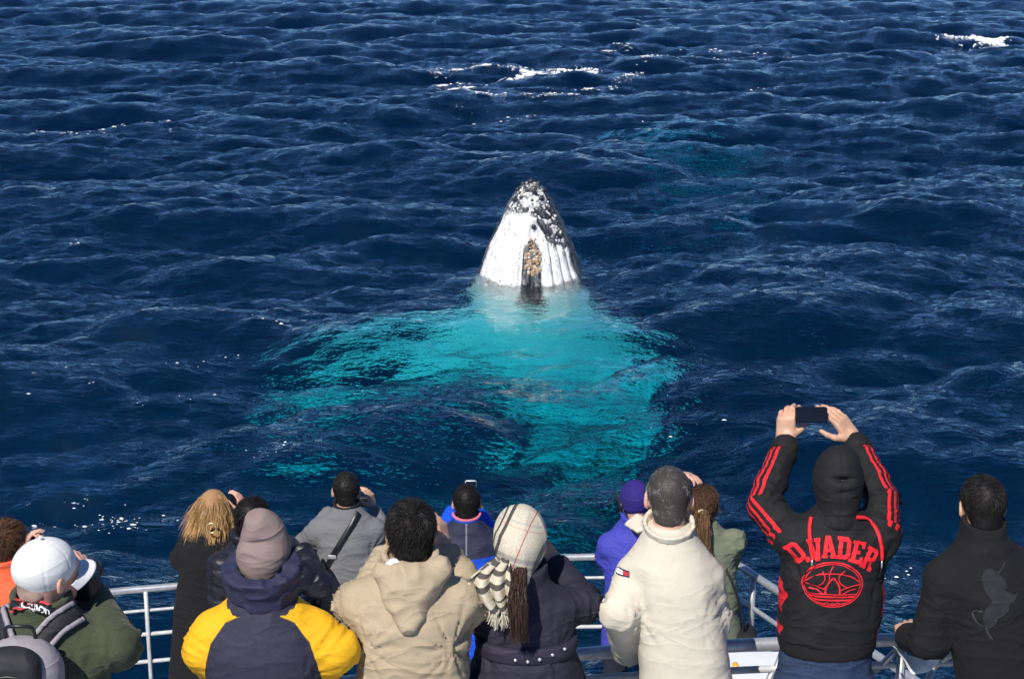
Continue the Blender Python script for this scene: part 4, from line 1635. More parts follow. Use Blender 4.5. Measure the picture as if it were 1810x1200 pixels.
# ------------------------------------------------------------------ person in the beanie and yellow shouldered jacket
def beanie_person():
    p = Person('person in a taupe beanie and navy jacket with bright yellow shoulders', P(466, 992, 3.80), DECK_UP, 0, 0.0, -.2, 0, hs=.97, skin_col=PALE, group=ROW1)
    S = std_shoulders(p, .165, .13)
    p.arm(-1, S[-1], p.J(366, 1148, -.02), p.J(384, 1178, .22))
    p.arm(1, S[1], p.J(590, 1150, -.02), p.J(570, 1178, .22))
    p.hand(p.J(384, 1178, .23), (.25, .9, .1), (1, 0, 0), (0, -.2, 1), curl=(.5, .5, .5, .5))
    p.hand(p.J(570, 1178, .23), (-.25, .9, .1), (-1, 0, 0), (0, -.2, 1), curl=(.5, .5, .5, .5))
    p.build_body()
    nk = p.neck

    def yoke(V, N, at, aw, a):
        # distance above the curved yoke seam: over the shoulders and down the outer arms
        x = np.abs(V[:, 0] - nk.x)
        z = V[:, 2] - nk.z
        seam = np.interp(x, [0, .05, .115, .165, .192, .204, .216], [-.02, -.04, -.075, -.145, -.25, -.42, -.9])
        return (z - seam) * 6

    def under(V, N, at, aw, a):
        return aw * np.clip(at - 1.02, -1, 1)
    m = cloth_mat('navy_yellow_shell', (0.030, 0.030, 0.052), .75, .14, 80, .0015, panels=[('yoke', 0.0, (0.80, 0.42, 0.012), .02), ('collar', .5, (0.030, 0.030, 0.052), .02)])
    fks = [(torso(p, .80, (.215, .165), (.205, .16), (.205, .155), (.17, .135), (.12, .105), pw=2.5), 0)] + sleeves(p, (.080, .080, .068), neck_r=.066)
    q = lambda V, N, at, aw: -.005 * np.exp(-((yoke(V, N, at, aw, 0)) / .06) ** 2)
    jk = p.garment('jacket', fks, m, .0095, wr=(.008, 4.2), seed=4, fold=.7, attrs={'yoke': yoke, 'collar': lambda V, N, at, aw, a: (np.hypot(V[:, 0] - nk.x, V[:, 1] - nk.y) < .12) * (V[:, 2] > nk.z - .05) * 1.0}, quilt=q)
    # rolled stand-up collar
    cf = union_k([(ring((nk.x, nk.y + .0, nk.z + .044), .099, .092, .062, .026, -.25, .05), 0)])

    def post(V, N):
        return V + N * (.010 * (ridge(np.stack([np.arctan2(V[:, 1] - nk.y, V[:, 0] - nk.x) * 1.8, V[:, 2] * 26, 0 * V[:, 0]], -1), 7) - .5))[:, None]
    p.garment('collar', [(cf, 0)], cloth_mat('navy_collar', (0.026, 0.028, 0.062), .7, .14), .007, (nk.x - .24, nk.y - .24, nk.z - .12), (nk.x + .24, nk.y + .22, nk.z + .16), (.004, 6), 5, post=post)
    # beanie
    bf = union_k([(ell((0, -.015, .035), (.093, .112, .122)), 0), (ell((.004, -.06, .125), (.062, .055, .055)), .06)])
    bf2 = lambda q_: -smin(-bf(q_), -((-.122 + (q_[..., 1] + .1) * .62) - q_[..., 2]), .012)
    V, F = skin(bf2, (-.15, -.18, -.15), (.15, .17, .24), .006)
    N = vnormals(V, F)
    d = .024 * (ridge(np.stack([V[:, 0] * 7 - V[:, 2] * 4, V[:, 1] * 5, V[:, 2] * 11 + V[:, 0] * 4], -1), 15) - .45) * np.clip((V[:, 2] - .02) / .06, 0, 1)
    d += .005 * np.exp(-((V[:, 2] - (-.088 + (V[:, 1] + .1) * .62)) / .008) ** 2) - .006 * np.exp(-((V[:, 2] - (-.072 + (V[:, 1] + .1) * .62)) / .006) ** 2)
    d -= .022 * np.exp(-((V[:, 0] + .005) / .05) ** 2 - ((V[:, 1] + .1) / .05) ** 2 - ((V[:, 2] - .085) / .014) ** 2)
    p.add('beanie', np_mesh('beanie', p.HP(V + N * d[:, None]), F), cloth_mat('taupe_knit', (0.25, 0.185, 0.165), .9, .1, 240, .002, crease=.003))
    trousers(p, M_DARKPANTS)
    return p


# ------------------------------------------------------------------ person in the cream jacket
def cream_person():
    p = Person('person with cropped grey hair in a cream jacket resting a sleeve on the railing', P(1182, 882, 3.98), DECK_UP, 0, -.05, -.12, 0, hs=.97, skin_col=PALE, group=ROW1, hip=(.05, -.07))
    S = std_shoulders(p, .128, .165)
    for k_ in S: S[k_] = S[k_] + Vector((.006, 0, 0))
    p.arm(-1, S[-1], p.J(1099, 1080, -.04), p.J(1110, 1146, .20))
    p.arm(1, S[1], p.J(1256, 1090, .05), p.J(1246, 1150, .25))
    p.hand(p.J(1106, 1146, .22), (.35, .9, -.25), (0, -.2, -1), (1, 0, 0), curl=(.6, .6, .6, .6))
    p.hand(p.J(1250, 1150, .28), (-.35, .9, -.2), (0, -.2, -1), (-1, 0, 0), curl=(.6, .6, .6, .6))
    p.build_body()
    nk = p.neck
    m = cloth_mat('cream_shell', (0.60, 0.54, 0.43), .7, .03, 60, .0015, crease=.0024)
    fks = [(torso(p, .62, (.20, .16), (.170, .15), (.150, .145), (.135, .122), (.10, .098), pw=2.4, hipc=(.035, 0)), 0)] + sleeves(p, (.066, .070, .062), cuff=.03, neck_r=.055)
    q = lambda V, N, at, aw: -.004 * np.exp(-((V[:, 0] - V[:, 2] * .42 + .33) / .004) ** 2) * (V[:, 2] < 1.05) * (N[:, 1] < 0) * (1 - aw)
    jk = p.garment('jacket', fks, m, .0095, wr=(.006, 2.6), seed=44, quilt=q)
    # stand collar, open and turned out at the left
    cf = union_k([(ring((nk.x, nk.y - .004, nk.z + .000), .080, .082, .034, .0075, -.34, .06, gap=.075), 0), (rbox((nk.x - .105, nk.y + .045, nk.z + .0), (.035, .045, .008), .006, rotz(.5) @ roty(-.5)), .02)])

    def post(V, N):
        return V + N * (.0025 * (ridge(np.stack([np.arctan2(V[:, 1] - nk.y, V[:, 0] - nk.x) * 5, V[:, 2] * 9, 0 * V[:, 0]], -1), 7) - .5))[:, None]
    p.garment('collar', [(cf, 0)], m, .006, (nk.x - .2, nk.y - .18, nk.z - .08), (nk.x + .2, nk.y + .2, nk.z + .13), (.002, 6), 5, post=post)
    # small flag patch on the left sleeve: navy, white and red fields
    b = bvh_of(jk)
    c = p.J(1104, 1028, -.1)
    fl = [('patch_navy', (-.022, -.011, .022, .011), (.01, .015, .06), .002), ('patch_white', (-.021, -.0065, .0, .0065), (.8, .8, .8), .0032), ('patch_red', (.0, -.0065, .021, .0065), (.45, .02, .03), .0032)]
    for nm, (x0, z0, x1, z1), colr, off in fl:
        me = patch_mesh(nm, [[(c.x + x0, c.z + z0), (c.x + x1, c.z + z0), (c.x + x1, c.z + z1), (c.x + x0, c.z + z1)]], b, .006, off)
        p.add('sleeve_patch', me, simple_mat(nm, colr, .7), jk)
    trousers(p, M_DARKPANTS)
    short_hair(p, (0.05, 0.043, 0.038), 51, .004, .014, 11000, .28, tip=(0.36, 0.34, 0.32), whorl=(.012, -.07, .09), thin=.45, low=-.09)
    return p


# ------------------------------------------------------------------ person with raised arms in the black and red hooded top
GLYPH = {
    'D': [[(0, 0), (.62, 0), (.8, .18), (.8, .82), (.62, 1), (0, 1), (0, .84), (.1, .84), (.1, .16), (0, .16)], [(.34, .2), (.34, .8), (.5, .8), (.56, .74), (.56, .26), (.5, .2)]],
    'V': [[(.28, 0), (.52, 0), (.74, .84), (.8, .84), (.8, 1), (.44, 1), (.44, .84), (.5, .84), (.4, .38), (.3, .84), (.36, .84), (.36, 1), (0, 1), (0, .84), (.06, .84)]],
    'A': [[(0, 0), (.34, 0), (.34, .15), (.29, .15), (.32, .28), (.5, .28), (.53, .15), (.48, .15), (.48, 0), (.84, 0), (.84, .15), (.78, .15), (.56, 1), (.28, 1), (.06, .15), (0, .15)], [(.36, .44), (.41, .68), (.46, .44)]],
    'E': [[(0, 0), (.78, 0), (.78, .32), (.6, .32), (.6, .17), (.36, .17), (.36, .42), (.56, .42), (.56, .58), (.36, .58), (.36, .83), (.6, .83), (.6, .68), (.78, .68), (.78, 1), (0, 1), (0, .84), (.1, .84), (.1, .16), (0, .16)]],
    'R': [[(0, 0), (.42, 0), (.42, .16), (.36, .16), (.36, .38), (.44, .38), (.56, .16), (.56, 0), (.84, 0), (.84, .16), (.78, .16), (.66, .42), (.78, .52), (.78, .86), (.64, 1), (0, 1), (0, .84), (.1, .84), (.1, .16), (0, .16)], [(.36, .56), (.36, .82), (.5, .82), (.54, .78), (.54, .6), (.5, .56)]],
    '.': [[(0, 0), (.24, 0), (.24, .24), (0, .24)]],
}


def hoodie_person():
    p = Person('person in a black hooded top with red lettering, both arms raised with a phone', P(1478, 856, 4.05), DECK_UP, 0, 0.0, -.1, 0, hs=.92, skin_col=ASIAN, group=ROW1, hip=(-.01, -.03))
    nk = p.neck
    p.arm(-1, Vector((nk.x - .155, nk.y + .0, nk.z - .10)), p.J(1349, 893, .10), p.J(1389, 787, .31))
    p.arm(1, Vector((nk.x + .155, nk.y + .0, nk.z - .10)), p.J(1558, 882, .10), p.J(1512, 784, .31))
    # hands: left grips the phone's short edge, right pinches the other end
    p.hand(p.J(1388, 780, .32), p.J(1391, 724, .34) - p.J(1388, 780, .32), (.5, 1, .0), (.8, -.7, .1), curl=(.62, .7, .75, .8), tcurl=.05, s=.95)
    p.hand(p.J(1510, 778, .32), p.J(1478, 733, .34) - p.J(1510, 778, .32), (-.55, .7, -.55), (-.6, -.8, -.7), curl=(.22, .24, .28, .32), tcurl=.1, s=1.0)
    p.build_body()
    red = (0.72, 0.018, 0.028)

    def stripe(V, N, at, aw, a):
        # three stripes down the outer line of each sleeve
        s_ = np.abs(np.abs(a) - .0)
        b_ = np.minimum(np.abs(a), np.minimum(np.abs(a - .027), np.abs(a + .027)))
        return (.0088 - b_) * 40 * (aw > .2) * (at < 1.88) * (at > .12)

    def sidep(V, N, at, aw, a):
        # broken red panel blocks down the flanks
        x = V[:, 0] - (nk.x + (0 - nk.x) * np.clip((nk.z - V[:, 2]) / .5, 0, 1))
        z = V[:, 2] - nk.z
        ang = np.abs(np.arctan2(np.abs(x), -(V[:, 1])))          # pi/2 at the flank
        near = (ang - 1.12 - .5 * np.abs(((z * 9 + .2) % 1) - .5) * (x < 0))
        gap = np.minimum(np.abs(z + .40), np.abs(z + .575)) - .018
        return np.minimum(near, gap * 4) * (1 - aw) * ((z < -.26) & (z > -.66)) * 3 - .02
    m = cloth_mat('black_red_jersey', (0.0105, 0.010, 0.011), .8, .15, 150, .0015, panels=[('stripe', .1, red, .03), ('sidep', .05, red, .03)])
    mh = cloth_mat('black_hood_jersey', (0.0105, 0.010, 0.011), .8, .15, 150, .0015, crease=.003)
    mb = cloth_mat('black_jersey', (0.0105, 0.010, 0.011), .8, .15, 150, .0015)
    mr = cloth_mat('red_print', red, .7, .06, 150, .0008)
    zh = p.J(1470, 1150, -.14).z
    fks = [(torso(p, zh, (.180, .14), (.186, .145), (.192, .142), (.175, .122), (.12, .1), pw=2.3), 0)] + sleeves(p, (.076, .062, .048), cuff=-.005, neck_r=.066)
    q = lambda V, N, at, aw: .020 * (ridge(np.stack([V[:, 0] * 2.2 + 1, V[:, 1] * 2, V[:, 2] * 13 + V[:, 0] * 6], -1), 91) - .4) * np.clip((nk.z - .42 - V[:, 2]) / .1, 0, 1) * (1 - aw)
    jk = p.garment('hooded_top', fks, m, .0095, wr=(.010, 4), seed=61, attrs={'stripe': stripe, 'sidep': sidep}, quilt=q)
    p.garment('waistband', [(loft([(zh - .055, 0, 0, .170, .132), (zh - .03, 0, 0, .178, .138), (zh + .02, 0, 0, .182, .142)], 2.3), 0)], mb, .009, (-.25, -.2, zh - .1), (.25, .2, zh + .06), (.002, 8), 3)
    # cuffs
    for sd in (-1, 1):
        sh, el, w_ = p.arms[sd]
        u = (w_ - el).normalized()
        p.add('cuff', tube_mesh('cuff', [w_ - u * .045, w_ - u * .04, w_ - u * .0, w_ + u * .022, w_ + u * .024], [.05, .056, .050, .043, .036], 24), mb)
    # hood up
    hf = union_k([(ell((0, -.02, .035), (.092, .113, .118)), 0), (rcone((0, -.05, .02), (0, -.055, -.11), .080, .075), .05), (ell((0, -.045, -.135), (.10, .085, .032)), .04)])
    hf = union_k([(hf, 0), (ell((.008, -.055, .115), (.05, .05, .045)), .05)])
    hf = sub(hf, ell((0, .12, .0), (.075, .10, .11)), .02)
    V, F = skin(hf, (-.2, -.22, -.26), (.2, .19, .2), .0065)
    N = vnormals(V, F)
    d = .008 * (ridge(V * np.array([9, 9, 16]), 3) - .5) * np.clip((-.02 - V[:, 2]) / .06, .25, 1)
    d -= .034 * np.exp(-((V[:, 0] - .006 + .15 * (V[:, 2] - .04)) / .04) ** 2 - ((V[:, 1] + .13) / .06) ** 2 - ((V[:, 2] - .055) / .010) ** 2)
    d -= .012 * np.exp(-((V[:, 0]) / .03) ** 2 - ((V[:, 1] + .13) / .05) ** 2 - ((V[:, 2] - .004) / .010) ** 2)
    d -= .004 * np.exp(-((V[:, 0]) / .004) ** 2) * (V[:, 1] < 0)
    p.add('hood', np_mesh('hood', p.HP(V + N * d[:, None]), F), mh)
    # lettering across the shoulders, on an arc over the round emblem
    b = bvh_of(jk)
    ec = p.J(1473, 1035, -.15)
    for ch, lx, ly, deg in (('D', 1411, 987, 42), ('.', 1432, 996, 25), ('V', 1445, 979, 13), ('A', 1468, 973, 3), ('D', 1494, 974, -6), ('E', 1518, 981, -15), ('R', 1540, 994, -32)):
        a = math.radians(deg)
        wch = max(pt[0] for pt in GLYPH[ch][0])
        o_ = p.J(lx, ly, -.15)
        hz = .5 if ch != '.' else .12
        ols = []
        for ol in GLYPH[ch]:
            o2 = []
            for (u, v) in ol:
                x0, z0 = (u - wch / 2) * .062, (v - hz) * .076
                o2.append((o_.x + math.cos(a) * x0 - math.sin(a) * z0, o_.z + math.sin(a) * x0 + math.cos(a) * z0))
            ols.append(o2)
        p.add('letter', patch_mesh('letter', ols, b, .006, .0028), mr, jk)
    ex, ez = .104, .082

    def E(t, k=1.0): return (ec.x + math.cos(t) * ex * k, ec.z + math.sin(t) * ez * k)

    def el_pts(k, n=72): return [E(2 * math.pi * i / n, k) for i in range(n)]
    marks = [stroke(el_pts(1.0), .0045, True), stroke(el_pts(.92), .003, True)]

    def curve(pts, wd=.0038):
        q_ = [(v.x, v.y) for v in catmull([Vector((x, z, 0)) for x, z in pts], 6)]
        marks.append(stroke([(ec.x + x * ex, ec.z + z * ez) for x, z in q_], wd))
    curve([(-.9, .12), (-.55, .42), (0, .52), (.55, .42), (.9, .12)])
    curve([(-.9, .02), (-.6, -.05), (-.28, -.22)])
    curve([(.9, .02), (.6, -.05), (.28, -.22)])
    curve([(-.38, .66), (-.28, .35), (-.34, .1), (-.5, -.06)])
    curve([(.38, .66), (.2, .42), (.24, .1), (.5, -.12)])
    curve([(0, .86), (-.1, .62), (-.14, .4)])
    curve([(-.24, -.42), (-.22, -.1), (-.12, .16), (0, .34)], .006)
    curve([(.24, -.42), (.22, -.1), (.12, .16), (0, .34)], .006)
    curve([(-.14, .4), (-.13, .2), (-.25, -.1), (-.34, -.22)])
    curve([(-.8, -.18), (-.55, -.24), (-.34, -.42)])
    curve([(.8, -.18), (.55, -.24), (.34, -.42)])
    curve([(-.84, -.42), (0, -.44), (.84, -.42)])
    curve([(-.76, -.53), (0, -.55), (.76, -.53)], .006)
    curve([(-.64, -.68), (0, -.70), (.64, -.68)], .006)
    curve([(-.45, -.82), (-.3, -.88), (-.18, -.80), (-.06, -.90), (.0, -.82), (.06, -.90), (.18, -.80), (.3, -.88), (.45, -.82)], .003)
    for mk in marks:
        p.add('emblem_line', patch_mesh('emblem_line', mk, b, .007, .0028), mr, jk)
    # drawstrings thrown back over the shoulders
    for pts in ([(1435, 915), (1432, 935), (1433, 962), (1437, 988)], [(1512, 914), (1532, 919), (1549, 938), (1557, 965), (1557, 988)]):
        d3, n3 = lay_px(p, b, smooth_line(pts), .006)
        ds = p.add('drawstring', band_mesh('drawstring', d3, n3, .013, .004), mr, jk)
        tipd = d3[-1]
        link_obj('metal_tip', tube_mesh('metal_tip', [tipd, tipd + Vector((0, -.004, -.03))], .003, 8), ds, M_RAIL)
    trousers(p, M_JEANS, wid=.095, top=zh + .02)
    # phone
    c = W_(p, p.J(1434, 733, .30))
    phone('mobile_phone', c, .120, .060, .009, np.array([[1, 0, -.02], [0, .39, -.92], [.0, .92, .39]], np.float32), M_PHONE_BLK,
          'black phone held up sideways in both hands of the person in red lettered hoodie')
    return p


# ------------------------------------------------------------------ person in the black sweater at the right edge
def sweater_person():
    p = Person('person with short black hair in a plain black sweater at the right edge', P(1735, 896, 4.0), DECK_UP, 0, .06, -.1, 0, hs=.94, skin_col=ASIAN, group=ROW1, hip=(.10, -.05))
    nk = p.neck
    p.arm(-1, Vector((nk.x - .13, nk.y, nk.z - .16)), p.J(1642, 1132, .0), p.J(1606, 1126, .20))
    p.arm(1, Vector((nk.x + .19, nk.y, nk.z - .13)), p.J(1865, 1140, .02), p.J(1850, 1140, .22))
    p.hand(p.J(1606, 1128, .19), p.J(1596, 1100, .30) - p.J(1606, 1128, .19), (.3, -.1, -1), (1, .2, 0.1), curl=(.35, .4, .45, .5))
    p.hand(p.J(1850, 1140, .22), (-.2, .9, .1), (0, 0, -1), (-1, 0, 0), curl=(.6, .6, .6, .6))
    p.build_body()
    m = cloth_mat('black_knit', (0.0085, 0.0082, 0.009), .9, .2, 220, .002)
    fks = [(torso(p, .74, (.18, .14), (.18, .14), (.18, .14), (.15, .12), (.10, .1), (.070, .072), hipc=(.04, 0)), 0)] + sleeves(p, (.068, .066, .052), neck_r=.054) + [(ring((nk.x, nk.y + .01, nk.z + .025), .070, .070, .035, .010, -.2), .02)]
    jk = p.garment('sweater', fks, m, .0095, wr=(.006, 4), seed=71)
    # pale leaping unicorn print on the back
    b = bvh_of(jk)

    def pt(px, py):
        v = p.J(px, py, -.15); return (v.x, v.z)
    mu = cloth_mat('grey_print', (0.020, 0.0215, 0.024), .85, .2, 90, .0008)
    ml = cloth_mat('pale_print_edge', (0.045, 0.046, 0.048), .85, .2, 90, .0008)
    horse = [(1741, 1030), (1748, 1017), (1760, 1015), (1772, 1024), (1782, 1034), (1786, 1045), (1778, 1046), (1786, 1052), (1798, 1056), (1806, 1050), (1800, 1060), (1794, 1069), (1788, 1070), (1784, 1080), (1774, 1090), (1764, 1096), (1762, 1104), (1752, 1113), (1750, 1120), (1756, 1131), (1750, 1126), (1746, 1115), (1740, 1100), (1744, 1085), (1750, 1074), (1757, 1066), (1750, 1058), (1744, 1048)]
    p.add('printed_unicorn', patch_mesh('printed_unicorn', [[pt(*q) for q in horse]], b, .007, .0025), mu, jk)
    for ln, wd in (([(1770, 1022), (1778, 1014), (1784, 1005)], .003), ([(1740, 1086), (1728, 1086), (1725, 1094), (1733, 1107), (1742, 1112)], .005), ([(1746, 1114), (1749, 1123), (1757, 1133)], .004), ([(1752, 1113), (1762, 1104), (1764, 1096), (1776, 1089), (1785, 1079)], .0035)):
        cv = [(v.x, v.y) for v in catmull([Vector((*pt(*q), 0)) for q in ln], 5)]
        p.add('print_line', patch_mesh('print_line', stroke(cv, wd), b, .006, .0035), ml, jk)
    trousers(p, M_DARKPANTS)
    short_hair(p, BLACK_HAIR, 81, .007, .018, 11000, .4, tip=BLACK_TIP, whorl=(.018, -.07, .09))
    # folded white paper held under the forearm
    pc = p.J(1622, 1158, .22)
    pm = cloth_mat('white_paper', (.72, .72, .70), .8, .03, 30, .0005)
    pp = empty('paper_sheet', W_(p, pc))
    tag(pp, 'folded white paper sheet held under a black sleeve at the railing', 'paper')
    corners = [(1576, 1140), (1590, 1128), (1602, 1165), (1616, 1180), (1650, 1168), (1672, 1140), (1680, 1095), (1676, 1150), (1652, 1183), (1618, 1196), (1598, 1172)]
    top = [p.J(x, y, .235) - pc for x, y in ((1577, 1141), (1592, 1150), (1612, 1160), (1640, 1150), (1665, 1120), (1681, 1090))]
    bot = [p.J(x, y, .185) - pc for x, y in ((1590, 1152), (1600, 1172), (1618, 1192), (1648, 1180), (1674, 1148), (1684, 1112))]
    V, n_ = [], 25
    ta, ba = catmull(top, 5), catmull(bot, 5)
    for i in range(len(ta)):
        for k in range(6):
            t = k / 5
            V.append(tuple(ta[i].lerp(ba[i], t) + Vector((0, -.012 * math.sin(t * 3.1), .004 * math.sin(i * .9 + t * 4)))))
    link_obj('sheet', np_mesh('sheet', V, grid_faces(len(ta), 6)), pp, pm)
    return p


# ------------------------------------------------------------------ person in the checked head scarf
def scarf_person():
    p = Person('person with a cream checked scarf over the head and a long dark ponytail', P(922, 962, 3.98), DECK_UP, 0, -.15, -.22, -.05, hs=1.0, skin_col=ASIAN, group=ROW1, hip=(.04, -.09))
    nk = p.neck
    S = std_shoulders(p, .14, .11)
    p.arm(-1, S[-1], p.J(866, 1092, .06), p.J(900, 1010, .24))
    p.arm(1, S[1], p.J(1030, 1066, .08), p.J(982, 1000, .25))
    p.hand(p.J(984, 1000, .25), p.J(962, 968, .27) - p.J(984, 1000, .25), (-.6, .6, .2), (-.3, -.8, .6), curl=(.5, .5, .55, .6), s=.9)
    p.hand(p.J(900, 1008, .25), p.J(915, 965, .30) - p.J(900, 1008, .25), (.6, .6, .2), (.3, -.8, .6), curl=(.5, .5, .55, .6), s=.9)
    p.build_body()
    m = cloth_mat('dark_navy_cotton', (0.020, 0.018, 0.032), .75, .14, 90, .0015)
    fks = [(torso(p, .86, (.175, .14), (.165, .135), (.175, .135), (.15, .115), (.10, .09)), 0)] + sleeves(p, (.070, .064, .052), neck_r=.055) + [(ring((nk.x, nk.y + .015, nk.z + .01), .085, .08, .03, .010, -.3), .02)]
    z_b = p.J(940, 1168, -.15).z
    q = lambda V, N, at, aw: .013 * (ridge(np.stack([V[:, 0] * 3, V[:, 1] * 3, V[:, 2] * 9 + V[:, 0] * 3], -1), 33) - .5) * np.clip((nk.z - .12 - V[:, 2]) / .1, 0, 1) * np.clip((V[:, 2] - z_b - .05) / .1, 0, 1) * (1 - aw)
    jk = p.garment('jacket', fks, m, .008, wr=(.006, 5), seed=101, quilt=q)
    # waist belt with bright studs and the flared skirt of the jacket
    c_at = lambda z: Vector((0 + nk.x * (z - .93) / (nk.z - .93), nk.y * (z - .93) / (nk.z - .93), z))
    cb = c_at(z_b)
    p.garment('belt', [(loft([(z_b - .03, cb.x, cb.y, .178, .148), (z_b, cb.x, cb.y, .183, .152), (z_b + .03, cb.x, cb.y, .179, .148)], 2.3), 0)], cloth_mat('dark_belt', (0.026, 0.022, 0.040), .7, .1), .007, (cb.x - .26, cb.y - .22, z_b - .06), (cb.x + .26, cb.y + .22, z_b + .06), (.001, 6), 3)
    p.garment('jacket_skirt', [(loft([(.70, 0, 0, .24, .19), (z_b - .15, cb.x, cb.y, .215, .175), (z_b - .035, cb.x, cb.y, .182, .150), (z_b - .01, cb.x, cb.y, .175, .14)], 2.2), 0)], m, .010, (-.34, -.3, .66), (.34, .3, z_b + .03), (.012, 5), 8)
    st = sdf_mesh('stud', ell((0, 0, 0), (.0075, .006, .0075)), (-.012, -.012, -.012), (.012, .012, .012), .0035)
    st.materials.append(simple_mat('bright_metal', (.8, .78, .74), .25, .5, metal=.8))
    for k, px in enumerate((911, 933, 954, 977, 999)):
        v = p.J(px, (1172, 1174, 1171, 1166, 1161)[k], -.16)
        so = link_obj('stud', st, p.root)
        so.location = (v.x, cb.y - .154 * math.sqrt(max(0, 1 - ((v.x - cb.x) / .19) ** 2)) - .003, v.z)
    # head scarf
    hf = union_k([(ell((0, -.02, .03), (.095, .118, .118)), 0), (rcone((0, -.085, .0), (0, -.085, -.10), .062, .045), .06)])
    hf = sub(hf, ell((0, .13, -.02), (.07, .09, .10)), .02)
    V, F = skin(hf, (-.16, -.2, -.19), (.16, .17, .2), .006)
    N = vnormals(V, F)
    d = .006 * (ridge(V * np.array([14, 9, 7]), 3) - .5) + .008 * (ridge(np.stack([V[:, 0] * 16, V[:, 1] * 4, V[:, 2] * 5], -1), 6) - .5) * np.clip((.0 - V[:, 2]) / .08, 0, 1)
    u = V[:, 0] - .42 * V[:, 2]
    w_ = V[:, 2] + .33 * V[:, 0]
    ms, t, out = new_mat('checked_wool')
    n = NB(t)
    au, aw_ = n.attr('cu'), n.attr('cw')

    def line(a, c, hw): return n.ss(n.math('SUBTRACT', hw, n.math('ABSOLUTE', n.math('SUBTRACT', a, c))), 0.0, .0012)
    tc = n.n('TexCoord').outputs['Object']
    col = n.mix(n.ss(n.noise(tc, 160.0, 2.0), .3, .7), (.50, .44, .33), (.62, .56, .44))
    for (a, c, hw, cc, k) in ((aw_, -.028, .010, (.22, .22, .22), .6), (aw_, -.055, .008, (.22, .22, .22), .6), (aw_, -.105, .008, (.22, .22, .22), .5), (aw_, .10, .004, (.3, .3, .3), .4),
                              (au, -.074, .0075, (.022, .02, .02), .92), (au, -.098, .0042, (.022, .02, .02), .92), (au, .012, .0026, (.40, .05, .045), .95), (aw_, .082, .0016, (.42, .06, .05), .6), (au, .088, .006, (.05, .05, .05), .7)):
        col = n.mix(n.math('MULTIPLY', line(a, c, hw), k), col, cc)
    col = n.mix(n.math('MULTIPLY', n.ss(n.attr('st'), .02, .10), .9), col, (.03, .028, .028))
    bs = n.n('BsdfPrincipled', ins={'Base Color': col, 'Roughness': .9})
    t.links.new(bs.outputs[0], out.inputs[0])
    sc_ = p.add('head_scarf', np_mesh('head_scarf', p.HP(V + N * d[:, None]), F, {'cu': u, 'cw': w_}), ms)
    # the loose end falling over the left shoulder, striped and fringed
    A = [p.J(886, 984, -.02), p.J(868, 1006, -.07), p.J(866, 1030, -.10), p.J(876, 1058, -.11), p.J(888, 1076, -.11)]
    path = catmull(A, 10)
    V, cu, cw, stv = [], [], [], []
    n_w = 22
    for i, c in enumerate(path):
        tt = i / (len(path) - 1)
        wd = .035 + .055 * math.sin(min(tt * 3.0, 1.57)) - .055 * tt * tt
        for j in range(n_w):
            s_ = j / (n_w - 1) - .5
            V.append(c + Vector((s_ * wd * 1.9, -.02 + .022 * math.sin(s_ * 17 + tt * 3), .012 * s_)))
            cu.append(.5); cw.append(.3); stv.append(math.sin(tt * 27 + s_ * 2.0) * (1 if tt < .75 else -1) - .25)
    sc2 = np_mesh('scarf_end', [tuple(v) for v in V], grid_faces(len(path), n_w), {'cu': cu, 'cw': cw, 'st': stv})
    so = p.add('scarf_end', sc2, ms)
    sm_ = so.modifiers.new('thick', 'SOLIDIFY'); sm_.thickness = .006
    rng = np.random.default_rng(3)
    endp = np.array([list(v) for v in V[-n_w * 4:]])
    pr = endp[rng.integers(0, len(endp), 260)]
    k = np.linspace(0, 1, 5)[None, :, None]
    paths = pr[:, None, :] + (np.array([0.0, -.01, -.045]) + rng.normal(scale=.009, size=(260, 3)))[:, None, :] * k
    fv, ff, hv = ribbons(paths, .0028, rng, .5)
    p.add('fringe', np_mesh('fringe', fv, ff, {'hv': hv}), hair_mat('wool_fringe', (.5, .44, .34), (.7, .64, .52), .9), so)
    # ponytail
    long_hair(p, [p.J(920, 1008, -.10), p.J(915, 1050, -.17), p.J(916, 1090, -.195), p.J(917, 1136, -.195)], .016, .030, (0.016, 0.009, 0.007), (0.085, 0.048, 0.033), 1300, 12, 'ponytail', .0024, .010)
    trousers(p, M_NAVYPANTS)
    return p


def long_hair(p, guide, r0, r1, col, tip, n=800, seed=1, name='hair', width=.0035, frizz=.006, taper_pts=.15):
    """a hanging lock: strands scattered round a guide line"""
    rng = np.random.default_rng(seed)
    g = np.array([list(v) for v in catmull(guide, 6)])
    m = len(g)
    t = np.linspace(0, 1, m)
    a = rng.random(n) * 6.283; q = np.sqrt(rng.random(n))
    rad = (r0 + (r1 - r0) * np.sin(t * 2.2))[None, :] * q[:, None]
    ln = rng.uniform(.55, 1.0, n) ** .8
    off = np.stack([np.cos(a)[:, None] * rad, np.sin(a)[:, None] * rad * .6, 0 * rad], -1)
    gi = np.stack([np.interp(ln[:, None] * t[None, :], t, g[:, k]) for k in range(3)], -1)
    wob = np.stack([vnoise(np.stack([np.repeat(np.arange(n)[:, None] * .37, m, 1), t[None, :] * 5 + 0 * rad, 0 * rad + k], -1), seed + k) for k in range(3)], -1) * frizz
    paths = gi + off + wob
    V, F, hv = ribbons(paths, width * rng.uniform(.6, 1.3, n), rng, .4)
    return p.add(name, np_mesh(name, V, F, {'hv': hv}), hair_mat(name, col, tip))
